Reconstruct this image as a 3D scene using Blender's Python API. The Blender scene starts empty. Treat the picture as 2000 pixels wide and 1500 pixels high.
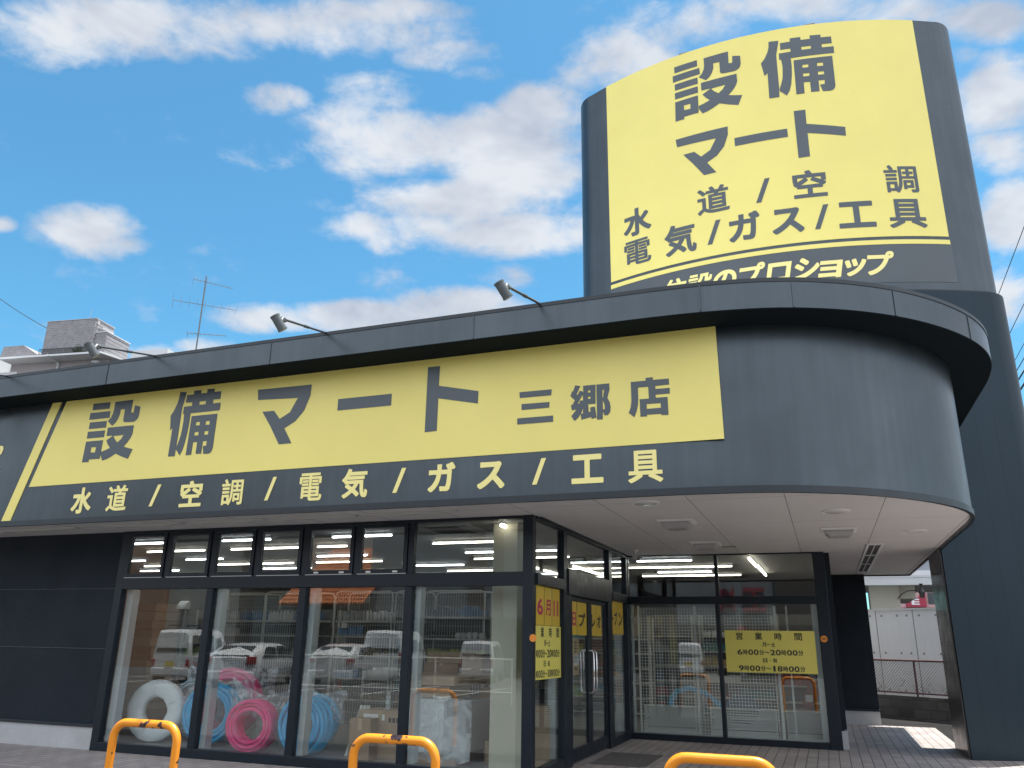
import bpy, bmesh, math, random
from mathutils import Vector, Matrix
random.seed(7)
SC = bpy.context.scene
COL = SC.collection
PI = math.pi
rad = math.radians

# ------------------------------------------------------------------ camera
cam = bpy.data.cameras.new('camera')
cam.sensor_fit = 'HORIZONTAL'; cam.sensor_width = 36; cam.lens = 36 * 1565.257 / 2000
cam.clip_end = 3000
camo = bpy.data.objects.new('camera', cam); COL.objects.link(camo)
CR = ((0.93619, 0.35119, 0.01454), (0.09433, -0.2909, 0.95209), (-0.33859, 0.88997, 0.30546))
camo.matrix_world = Matrix(((CR[0][0], CR[1][0], -CR[2][0], 0), (CR[0][1], CR[1][1], -CR[2][1], 0),
                            (CR[0][2], CR[1][2], -CR[2][2], 1.6), (0, 0, 0, 1)))
SC.camera = camo

# ------------------------------------------------------------------ sky, sun, exposure
SUN_EL, SUN_AZ = rad(76), rad(45)          # sun stands high behind the shop, to the right
SC.view_settings.view_transform = 'Standard'
SC.view_settings.look = 'None'
SC.view_settings.exposure = 1.25
SC.view_settings.gamma = 1
w = bpy.data.worlds.new('World'); SC.world = w; w.use_nodes = True
nt = w.node_tree; N = nt.nodes; L = nt.links; N.clear()
def nd(t, **k):
    n = N.new(t)
    for a, b in k.items(): setattr(n, a, b)
    return n
def lk(a, b): L.new(a, b)
def mth(op, a, b=None, clamp=False):
    n = nd('ShaderNodeMath', operation=op); n.use_clamp = clamp
    for i, x in enumerate((a, b)):
        if x is None: continue
        if isinstance(x, (int, float)): n.inputs[i].default_value = x
        else: lk(x, n.inputs[i])
    return n.outputs[0]
tc = nd('ShaderNodeTexCoord').outputs['Generated']
sky = nd('ShaderNodeTexSky', sky_type='NISHITA'); sky.sun_disc = False
sky.sun_elevation = SUN_EL; sky.sun_rotation = SUN_AZ
sky.air_density = 1.0; sky.dust_density = 0.6; sky.ozone_density = 2.0
CLOUDS = [(5,3.86,1.74,6.1,-17.1,20.46,1),
(7.4,5.11,2.06,6.37,-17.87,21.38,1),
(8.18,4.06,0.99,11.1,-31.08,35.64,1),
(14.11,6.18,0.93,10.01,-28.16,35.38,0.9),
(25.88,10.68,1.14,15.3,-43.13,56.33,0.7),
(18.25,11.74,3.8,10.61,-30.01,41.76,0.8),
(12.39,6.56,1.58,8.19,-23.15,31.83,0.8),
(7.35,3.64,0.69,4.36,-12.42,19.15,1.1),
(7.65,2.96,0.18,3.57,-10.18,15.9,1.1),
(14.3,4.89,-0.11,5.83,-16.52,23.68,1),
(6.71,2.94,0.34,5.08,-14.62,26.01,1),
(5.73,2.33,0.18,4.65,-13.47,26.09,1),
(12.81,7.37,1.54,7.52,-21.76,41.54,0.8),
(20.19,12.26,2.89,11.12,-32.07,58.25,0.6),
(12.3,12.46,4.3,5.63,-16.29,31.08,1.1),
(15.01,14.85,4.79,9.08,-26.42,53.46,0.8),
(39.41,45.76,16.89,16.94,-49.01,93.27,0.9),
(21.24,19.5,9.51,11.26,-31.67,39.79,0.55),
(8.99,6.31,1.3,6.25,-18.63,47.32,1),
(9.18,5.43,0.92,4.86,-14.5,37.16,1),
(11.07,4.91,0.48,4.41,-13.11,32.43,1.1),
(18.31,7.12,0.38,4.29,-12.77,32.44,1),
(24.66,9.25,0.38,8.85,-25.98,57.68,0.5),
(19.1,16.23,3.49,7.35,-22.21,63.03,1),
(16.58,15.36,3.42,9.17,-27.76,80.33,0.8),
(14.02,3.66,-1.05,5.77,-16.22,20.49,1),
(11.71,2.57,-1.34,6.16,-17.29,20.68,0.9),
(8.79,1.16,-1.74,10.38,-29.03,32.94,0.9),
(12.89,0.63,-3.49,12.06,-33.75,38.51,0.8),
(16.74,-0.28,-5.34,9.76,-27.34,32.02,0.9),
(19.72,-1.28,-5.97,4.65,-13.15,18.19,1),
(23.96,-2.22,-6.81,7.39,-21.06,32.87,0.9),
(24.1,-3.11,-6.18,4.47,-12.92,23.96,1),
(30.52,-4.59,-6.18,3.97,-11.77,28.38,0.9),
(52.01,-0.97,-15.41,14.87,-41.83,52.85,0.5),
(25.55,23.37,12.41,16.63,-46.54,53.37,0.6),
(26.94,8.29,-0.96,9.5,-26.8,35.4,0.6),
(7.99,4.51,1.41,6.29,-17.62,20.75,0.85),
(12.97,6,1.15,7.08,-19.86,23.76,0.7),
(9.75,5.39,1.35,5.85,-16.58,24.04,0.7),
(10.32,3.51,-0.06,2.56,-7.31,12.01,1)]
def dot(v):
    n = nd('ShaderNodeVectorMath', operation='DOT_PRODUCT'); lk(tc, n.inputs[0]); n.inputs[1].default_value = v
    return n.outputs['Value']
acc = None
for c in CLOUDS:
    u, v = dot(c[0:3]), dot(c[3:6])
    r2 = mth('ADD', mth('MULTIPLY', u, u), mth('MULTIPLY', v, v))
    g = mth('MULTIPLY', mth('MAXIMUM', mth('SUBTRACT', 1.45, r2), 0.0), c[6])
    acc = g if acc is None else mth('MAXIMUM', acc, g)
behind = nd('ShaderNodeMapRange'); lk(dot((0.339, -0.89, 0)), behind.inputs[0])  # unseen cloud cover added behind the camera as fill light
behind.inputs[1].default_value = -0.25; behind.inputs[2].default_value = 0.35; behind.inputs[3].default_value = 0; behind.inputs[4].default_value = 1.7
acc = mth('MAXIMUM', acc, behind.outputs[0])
side = nd('ShaderNodeMapRange'); lk(dot((0.936, 0.351, 0)), side.inputs[0])
side.inputs[1].default_value = 0.52; side.inputs[2].default_value = 0.72; side.inputs[3].default_value = 0; side.inputs[4].default_value = 1.2
acc = mth('MAXIMUM', acc, side.outputs[0])
def noise(scale, detail, off=(0, 0, 0), stretch=(1, 1, 1.9)):
    m = nd('ShaderNodeMapping'); lk(tc, m.inputs[0]); m.inputs['Location'].default_value = off; m.inputs['Scale'].default_value = stretch
    n = nd('ShaderNodeTexNoise'); lk(m.outputs[0], n.inputs['Vector'])
    n.inputs['Scale'].default_value = scale; n.inputs['Detail'].default_value = detail; n.inputs['Roughness'].default_value = 0.6
    n.inputs['Distortion'].default_value = 0.25
    return n.outputs['Fac']
n1 = noise(8, 12); n5 = noise(5, 4); n2 = noise(5, 4, (0.02, 0.03, 0.11)); n3 = noise(3.2, 4, (5, 1, 2)); n4 = noise(30, 9, (1, 7, 3), (1, 1, 1.5))
dens = mth('ADD', acc, mth('MULTIPLY', mth('SUBTRACT', n1, 0.5), 3.3))
dens = mth('ADD', dens, mth('MULTIPLY', mth('SUBTRACT', n3, 0.5), 1.0))
dens = mth('ADD', dens, mth('MULTIPLY', mth('SUBTRACT', n4, 0.5), 1.1))
mr = nd('ShaderNodeMapRange', interpolation_type='SMOOTHSTEP'); lk(dens, mr.inputs[0])
mr.inputs[1].default_value = 0.20; mr.inputs[2].default_value = 1.45
mask = mth('MULTIPLY', mr.outputs[0], 0.94)
lit = mth('ADD', mth('MULTIPLY', mth('SUBTRACT', n5, n2), 3.0), 0.60, True)
cc = nd('ShaderNodeMix', data_type='RGBA'); lk(lit, cc.inputs[0])
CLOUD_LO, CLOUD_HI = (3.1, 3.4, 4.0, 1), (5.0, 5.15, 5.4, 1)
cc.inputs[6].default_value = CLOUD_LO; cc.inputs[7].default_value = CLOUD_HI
tint = nd('ShaderNodeMix', data_type='RGBA', blend_type='MULTIPLY'); tint.inputs[0].default_value = 1
lk(sky.outputs[0], tint.inputs[6]); tint.inputs[7].default_value = (0.56, 1.10, 1.16, 1)
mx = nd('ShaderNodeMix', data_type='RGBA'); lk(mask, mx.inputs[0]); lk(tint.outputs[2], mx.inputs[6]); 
glow = nd('ShaderNodeMix', data_type='RGBA', blend_type='MULTIPLY'); glow.inputs[0].default_value = 1      # brightens the unseen clouds added behind the camera to light the facade
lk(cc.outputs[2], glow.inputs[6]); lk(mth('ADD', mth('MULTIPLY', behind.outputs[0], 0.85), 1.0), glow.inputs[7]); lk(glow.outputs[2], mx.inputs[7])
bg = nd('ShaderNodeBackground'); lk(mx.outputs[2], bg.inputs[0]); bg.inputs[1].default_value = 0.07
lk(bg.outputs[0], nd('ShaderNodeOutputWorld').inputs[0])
sl = bpy.data.lights.new('sun', 'SUN'); sl.energy = 4.2; sl.angle = rad(0.55); sl.color = (1, 0.95, 0.88)
so = bpy.data.objects.new('sun', sl); COL.objects.link(so)
sd = Vector((math.sin(SUN_AZ) * math.cos(SUN_EL), math.cos(SUN_AZ) * math.cos(SUN_EL), math.sin(SUN_EL)))
so.rotation_euler = sd.to_track_quat('Z', 'Y').to_euler(); so.location = (20, 40, 60)

# ------------------------------------------------------------------ materials
MATS = {}
def mat(name, col, rough=0.5, metal=0.0, var=0.0, vscale=3.0, bump=0.0, bscale=20.0, spec=0.5, stretch=(1, 1, 1), emit=None, streak=0.0):
    """principled paint: base colour with a little tonal wear, fine bump, optional rain streaks"""
    if name in MATS: return MATS[name]
    m = bpy.data.materials.new(name); m.use_nodes = True
    t = m.node_tree; b = t.nodes['Principled BSDF']
    b.inputs['Base Color'].default_value = (*col, 1); b.inputs['Roughness'].default_value = rough
    b.inputs['Metallic'].default_value = metal; b.inputs['Specular IOR Level'].default_value = spec
    m.diffuse_color = (*col, 1)
    co = None
    def coord(st):
        tcn = t.nodes.new('ShaderNodeTexCoord'); mp = t.nodes.new('ShaderNodeMapping')
        t.links.new(tcn.outputs['Object'], mp.inputs[0]); mp.inputs['Scale'].default_value = st
        return mp.outputs[0]
    src = None
    if var or streak:
        mixs = None
        def layer(st, sc, amt, prev):
            n = t.nodes.new('ShaderNodeTexNoise'); t.links.new(coord(st), n.inputs['Vector'])
            n.inputs['Scale'].default_value = sc; n.inputs['Detail'].default_value = 6; n.inputs['Roughness'].default_value = 0.62
            r = t.nodes.new('ShaderNodeMapRange'); t.links.new(n.outputs['Fac'], r.inputs[0])
            r.inputs[1].default_value = 0.25; r.inputs[2].default_value = 0.75; r.inputs[3].default_value = 1 - amt; r.inputs[4].default_value = 1 + amt
            x = t.nodes.new('ShaderNodeMix'); x.data_type = 'RGBA'; x.blend_type = 'MULTIPLY'; x.inputs[0].default_value = 1
            if prev is None: x.inputs[6].default_value = (*col, 1)
            else: t.links.new(prev, x.inputs[6])
            t.links.new(r.outputs[0], x.inputs[7]); return x.outputs[2]
        if var: src = layer(stretch, vscale, var, src)
        if streak: src = layer((5, 5, 0.22), 2.4, streak, src)
        t.links.new(src, b.inputs['Base Color'])
        rr = t.nodes.new('ShaderNodeTexNoise'); t.links.new(coord(stretch), rr.inputs['Vector']); rr.inputs['Scale'].default_value = vscale * 1.7
        r = t.nodes.new('ShaderNodeMapRange'); t.links.new(rr.outputs['Fac'], r.inputs[0])
        r.inputs[3].default_value = max(0.02, rough - 0.12); r.inputs[4].default_value = min(1, rough + 0.12)
        t.links.new(r.outputs[0], b.inputs['Roughness'])
    if bump:
        n = t.nodes.new('ShaderNodeTexNoise'); t.links.new(coord(stretch), n.inputs['Vector']); n.inputs['Scale'].default_value = bscale; n.inputs['Detail'].default_value = 4
        bn = t.nodes.new('ShaderNodeBump'); bn.inputs['Strength'].default_value = bump; bn.inputs['Distance'].default_value = 0.02
        t.links.new(n.outputs['Fac'], bn.inputs['Height']); t.links.new(bn.outputs[0], b.inputs['Normal'])
    if emit:
        b.inputs['Emission Color'].default_value = (*emit[0], 1); b.inputs['Emission Strength'].default_value = emit[1]
    MATS[name] = m
    return m
def glassmat(name, tintc=(0.93, 0.96, 0.96), refl=1.0, rough=0.0, ior=1.52):
    if name in MATS: return MATS[name]
    m = bpy.data.materials.new(name); m.use_nodes = True; t = m.node_tree; t.nodes.clear()
    tr = t.nodes.new('ShaderNodeBsdfTransparent'); tr.inputs[0].default_value = (*tintc, 1)
    gl = t.nodes.new('ShaderNodeBsdfGlossy'); gl.inputs['Roughness'].default_value = rough; gl.inputs[0].default_value = (refl, refl, refl, 1)
    fr = t.nodes.new('ShaderNodeFresnel'); gm = t.nodes.new('ShaderNodeNewGeometry')
    rg = t.nodes.new('ShaderNodeMapRange'); t.links.new(gm.outputs['Backfacing'], rg.inputs[0]); rg.inputs[3].default_value = ior; rg.inputs[4].default_value = 1 / ior
    t.links.new(rg.outputs[0], fr.inputs[0])
    mx = t.nodes.new('ShaderNodeMixShader'); o = t.nodes.new('ShaderNodeOutputMaterial')
    t.links.new(fr.outputs[0], mx.inputs[0]); t.links.new(tr.outputs[0], mx.inputs[1]); t.links.new(gl.outputs[0], mx.inputs[2]); t.links.new(mx.outputs[0], o.inputs[0])
    MATS[name] = m; return m
def filmmat(name, op=0.25, col=(0.85, 0.9, 0.95), sc=9):
    """thin crinkled plastic film"""
    if name in MATS: return MATS[name]
    m = bpy.data.materials.new(name); m.use_nodes = True; t = m.node_tree; t.nodes.clear()
    tr = t.nodes.new('ShaderNodeBsdfTransparent'); df = t.nodes.new('ShaderNodeBsdfPrincipled')
    df.inputs['Base Color'].default_value = (*col, 1); df.inputs['Roughness'].default_value = 0.15
    tcn = t.nodes.new('ShaderNodeTexCoord'); n = t.nodes.new('ShaderNodeTexNoise'); n.inputs['Scale'].default_value = sc; n.inputs['Detail'].default_value = 5; n.inputs['Distortion'].default_value = 1.6
    t.links.new(tcn.outputs['Object'], n.inputs['Vector'])
    bn = t.nodes.new('ShaderNodeBump'); bn.inputs['Strength'].default_value = 0.9; bn.inputs['Distance'].default_value = 0.03
    t.links.new(n.outputs['Fac'], bn.inputs['Height']); t.links.new(bn.outputs[0], df.inputs['Normal'])
    r = t.nodes.new('ShaderNodeMapRange'); t.links.new(n.outputs['Fac'], r.inputs[0]); r.inputs[1].default_value = 0.42; r.inputs[2].default_value = 0.72; r.inputs[3].default_value = op * 0.5; r.inputs[4].default_value = min(1, op * 2.2)
    mx = t.nodes.new('ShaderNodeMixShader'); o = t.nodes.new('ShaderNodeOutputMaterial')
    t.links.new(r.outputs[0], mx.inputs[0]); t.links.new(tr.outputs[0], mx.inputs[1]); t.links.new(df.outputs[0], mx.inputs[2]); t.links.new(mx.outputs[0], o.inputs[0])
    MATS[name] = m; return m
def gridmat(name, col, line, sx, sy, width, rough=0.6, axes='XY', var=0.1, offset=0.0, off=(0, 0), bump=0.4):
    """flat sheet divided by thin joints: sx, sy = size of one tile in metres along the two axes"""
    if name in MATS: return MATS[name]
    m = bpy.data.materials.new(name); m.use_nodes = True; t = m.node_tree; b = t.nodes['Principled BSDF']
    tcn = t.nodes.new('ShaderNodeTexCoord'); sp = t.nodes.new('ShaderNodeSeparateXYZ'); t.links.new(tcn.outputs['Object'], sp.inputs[0])
    cb = t.nodes.new('ShaderNodeCombineXYZ')
    t.links.new(sp.outputs[axes[0]], cb.inputs[0]); t.links.new(sp.outputs[axes[1]], cb.inputs[1])
    mp = t.nodes.new('ShaderNodeMapping'); t.links.new(cb.outputs[0], mp.inputs[0]); mp.inputs['Location'].default_value = (off[0], off[1], 0)
    br = t.nodes.new('ShaderNodeTexBrick'); t.links.new(mp.outputs[0], br.inputs['Vector'])
    br.offset = offset; br.squash = 1
    br.inputs['Scale'].default_value = 1; br.inputs['Brick Width'].default_value = sx; br.inputs['Row Height'].default_value = sy
    br.inputs['Mortar Size'].default_value = width; br.inputs['Mortar Smooth'].default_value = 0.2
    br.inputs['Color1'].default_value = (*[c * (1 - var) for c in col], 1); br.inputs['Color2'].default_value = (*[c * (1 + var) for c in col], 1)
    br.inputs['Mortar'].default_value = (*line, 1)
    n = t.nodes.new('ShaderNodeTexNoise'); n.inputs['Scale'].default_value = 1.3; n.inputs['Detail'].default_value = 8; t.links.new(tcn.outputs['Object'], n.inputs['Vector'])
    r = t.nodes.new('ShaderNodeMapRange'); t.links.new(n.outputs['Fac'], r.inputs[0]); r.inputs[1].default_value = .25; r.inputs[2].default_value = .75; r.inputs[3].default_value = 1 - var * 1.2; r.inputs[4].default_value = 1 + var
    x = t.nodes.new('ShaderNodeMix'); x.data_type = 'RGBA'; x.blend_type = 'MULTIPLY'; x.inputs[0].default_value = 1
    t.links.new(br.outputs['Color'], x.inputs[6]); t.links.new(r.outputs[0], x.inputs[7]); t.links.new(x.outputs[2], b.inputs['Base Color'])
    bn = t.nodes.new('ShaderNodeBump'); bn.inputs['Strength'].default_value = bump; bn.inputs['Distance'].default_value = 0.01; bn.invert = True
    t.links.new(br.outputs['Fac'], bn.inputs['Height']); t.links.new(bn.outputs[0], b.inputs['Normal'])
    b.inputs['Roughness'].default_value = rough
    MATS[name] = m; return m

NAVY = mat('navy sheet paint', (0.068, 0.083, 0.094), 0.32, 0.72, 0.12, 0.9, 0.12, 1.6, spec=0.5, streak=0.09)
NAVYTRIM = mat('dark navy trim', (0.010, 0.017, 0.023), 0.38, 0, 0.1, 2)
RENDER = mat('charcoal textured render', (0.010, 0.0155, 0.023), 0.75, 0, 0.16, 0.8, 0.35, 60, spec=0.3)
YELLOW = mat('yellow sign vinyl', (0.83, 0.715, 0.20), 0.42, 0, 0.05, 0.7, 0.22, 1.7)
YTXT = mat('pale yellow lettering vinyl', (0.90, 0.79, 0.30), 0.4)
NTXT = mat('slate lettering vinyl', (0.050, 0.068, 0.082), 0.42, spec=.7)
ALU = mat('dark navy aluminium', (0.006, 0.012, 0.020), 0.38, 0.0, 0.08, 3, spec=.35)
SILVER = mat('pale aluminium', (0.5, 0.53, 0.53), 0.35, 0.3)
CHROME = mat('polished steel', (0.75, 0.76, 0.78), 0.12, 1.0)
SOFFIT = gridmat('pale soffit boards', (0.58, 0.565, 0.56), (0.15, 0.15, 0.15), 1.03, 2.02, 0.005, 0.7, 'XY', 0.035, 0, (0.29 + 5.15, 0.9), 0.1)
CONC = mat('grey cement plinth', (0.42, 0.43, 0.44), 0.8, 0, 0.12, 2.5, 0.25, 30)
GLASS = glassmat('clear window glass', ior=1.68)
WHITEW = mat('white enamel wire', (0.74, 0.75, 0.72), 0.45)
def box(bm, x0, x1, y0, y1, z0, z1):
    vs = [bm.verts.new((x, y, z)) for z in (z0, z1) for x, y in ((x0, y0), (x1, y0), (x1, y1), (x0, y1))]
    for f in ((0, 3, 2, 1), (4, 5, 6, 7), (0, 1, 5, 4), (1, 2, 6, 5), (2, 3, 7, 6), (3, 0, 4, 7)): bm.faces.new([vs[i] for i in f])
def obox(bm, c, u, v, wv, a, b, d):
    """oriented box centred at c with half sizes a,b,d along u,v,w"""
    c, u, v, wv = map(Vector, (c, u, v, wv))
    vs = [bm.verts.new(c + u * a * i + v * b * j + wv * d * k) for k in (-1, 1) for i, j in ((-1, -1), (1, -1), (1, 1), (-1, 1))]
    for f in ((0, 3, 2, 1), (4, 5, 6, 7), (0, 1, 5, 4), (1, 2, 6, 5), (2, 3, 7, 6), (3, 0, 4, 7)): bm.faces.new([vs[i] for i in f])
def tube(bm, pts, r, seg=8, cap=True, closed=False):
    pts = [Vector(p) for p in pts]; n = len(pts); rings = []
    rr = r if isinstance(r, (list, tuple)) else [r] * n
    prev = None
    for i, p in enumerate(pts):
        if closed: d = pts[(i + 1) % n] - pts[i - 1]
        else: d = pts[min(i + 1, n - 1)] - pts[max(i - 1, 0)]
        d.normalize()
        if prev is None:
            a = d.orthogonal().normalized()
        else:
            a = (prev - d * prev.dot(d))
            a = a.normalized() if a.length > 1e-6 else d.orthogonal().normalized()
        prev = a; b = d.cross(a)
        rings.append([bm.verts.new(p + (a * math.cos(2 * PI * k / seg) + b * math.sin(2 * PI * k / seg)) * rr[i]) for k in range(seg)])
    for i in range(n if closed else n - 1):
        A, B = rings[i], rings[(i + 1) % n]
        for k in range(seg): bm.faces.new((A[k], A[(k + 1) % seg], B[(k + 1) % seg], B[k]))
    if cap and not closed:
        bm.faces.new(rings[0][::-1]); bm.faces.new(rings[-1])
def disc(bm, c, axis, r0, r1, h, seg=24):
    axis = Vector(axis).normalized(); c = Vector(c); a = axis.orthogonal().normalized(); b = axis.cross(a)
    R = [[bm.verts.new(c + axis * z + (a * math.cos(2 * PI * k / seg) + b * math.sin(2 * PI * k / seg)) * r) for k in range(seg)] for z, r in ((0, r0), (h, r1))]
    for k in range(seg): bm.faces.new((R[0][k], R[0][(k + 1) % seg], R[1][(k + 1) % seg], R[1][k]))
    bm.faces.new(R[0][::-1]); bm.faces.new(R[1])
def prism(bm, poly, z0, z1):
    """closed plan polygon (counter clockwise) extruded upright"""
    A = [bm.verts.new((x, y, z0)) for x, y in poly]; B = [bm.verts.new((x, y, z1)) for x, y in poly]; n = len(poly)
    for i in range(n): bm.faces.new((A[i], A[(i + 1) % n], B[(i + 1) % n], B[i]))
    bm.faces.new(A[::-1]); bm.faces.new(B)
def band(bm, outer, inner, z0, z1):
    """wall that follows an open plan line: outer line, inner line, two heights"""
    n = len(outer)
    V = [[bm.verts.new((x, y, z)) for x, y in ln] for ln, z in ((outer, z0), (outer, z1), (inner, z1), (inner, z0))]
    for i in range(n - 1):
        for k in range(4): bm.faces.new((V[k][i], V[k][i + 1], V[(k + 1) % 4][i + 1], V[(k + 1) % 4][i]))
    bm.faces.new([V[k][0] for k in range(4)]); bm.faces.new([V[k][-1] for k in (3, 2, 1, 0)])
def obj(name, bm, m, parent=None, smooth=None, bevel=0, loc=None):
    if isinstance(bm, bpy.types.Mesh): me = bm
    else:
        bmesh.ops.recalc_face_normals(bm, faces=bm.faces)
        me = bpy.data.meshes.new(name); bm.to_mesh(me); bm.free()
    if m is not None:
        me.materials.clear()
        for q in (m if isinstance(m, (list, tuple)) else [m]): me.materials.append(q)
    if smooth is not None:
        me.polygons.foreach_set('use_smooth', [True] * len(me.polygons))
        me.set_sharp_from_angle(angle=rad(smooth))
    o = bpy.data.objects.new(name, me); COL.objects.link(o)
    if parent: o.parent = parent
    if loc: o.location = loc
    if bevel:
        b = o.modifiers.new('bevel', 'BEVEL'); b.width = bevel; b.segments = 2; b.limit_method = 'ANGLE'
    return o
def tag(o, label, cat, group=None, kind=None):
    if label: o['label'] = label
    if cat: o['category'] = cat
    if group: o['group'] = group
    if kind: o['kind'] = kind
    return o
def thing(name, label, cat, loc=(0, 0, 0), rz=0, group=None):
    o = bpy.data.objects.new(name, None); COL.objects.link(o); o.empty_display_size = 0.2
    o.location = loc; o.rotation_euler = (0, 0, rz)
    return tag(o, label, cat, group)
def dup(root, loc, rz=None, label=None, group=None):
    r = root.copy(); COL.objects.link(r); r.location = loc
    if rz is not None: r.rotation_euler = (0, 0, rz)
    if label: r['label'] = label
    if group: r['group'] = group
    for ch in list(root.children):
        c = ch.copy(); COL.objects.link(c); c.parent = r
        for g in list(ch.children):
            d = g.copy(); COL.objects.link(d); d.parent = c
    return r
BM = bmesh.new

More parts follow.
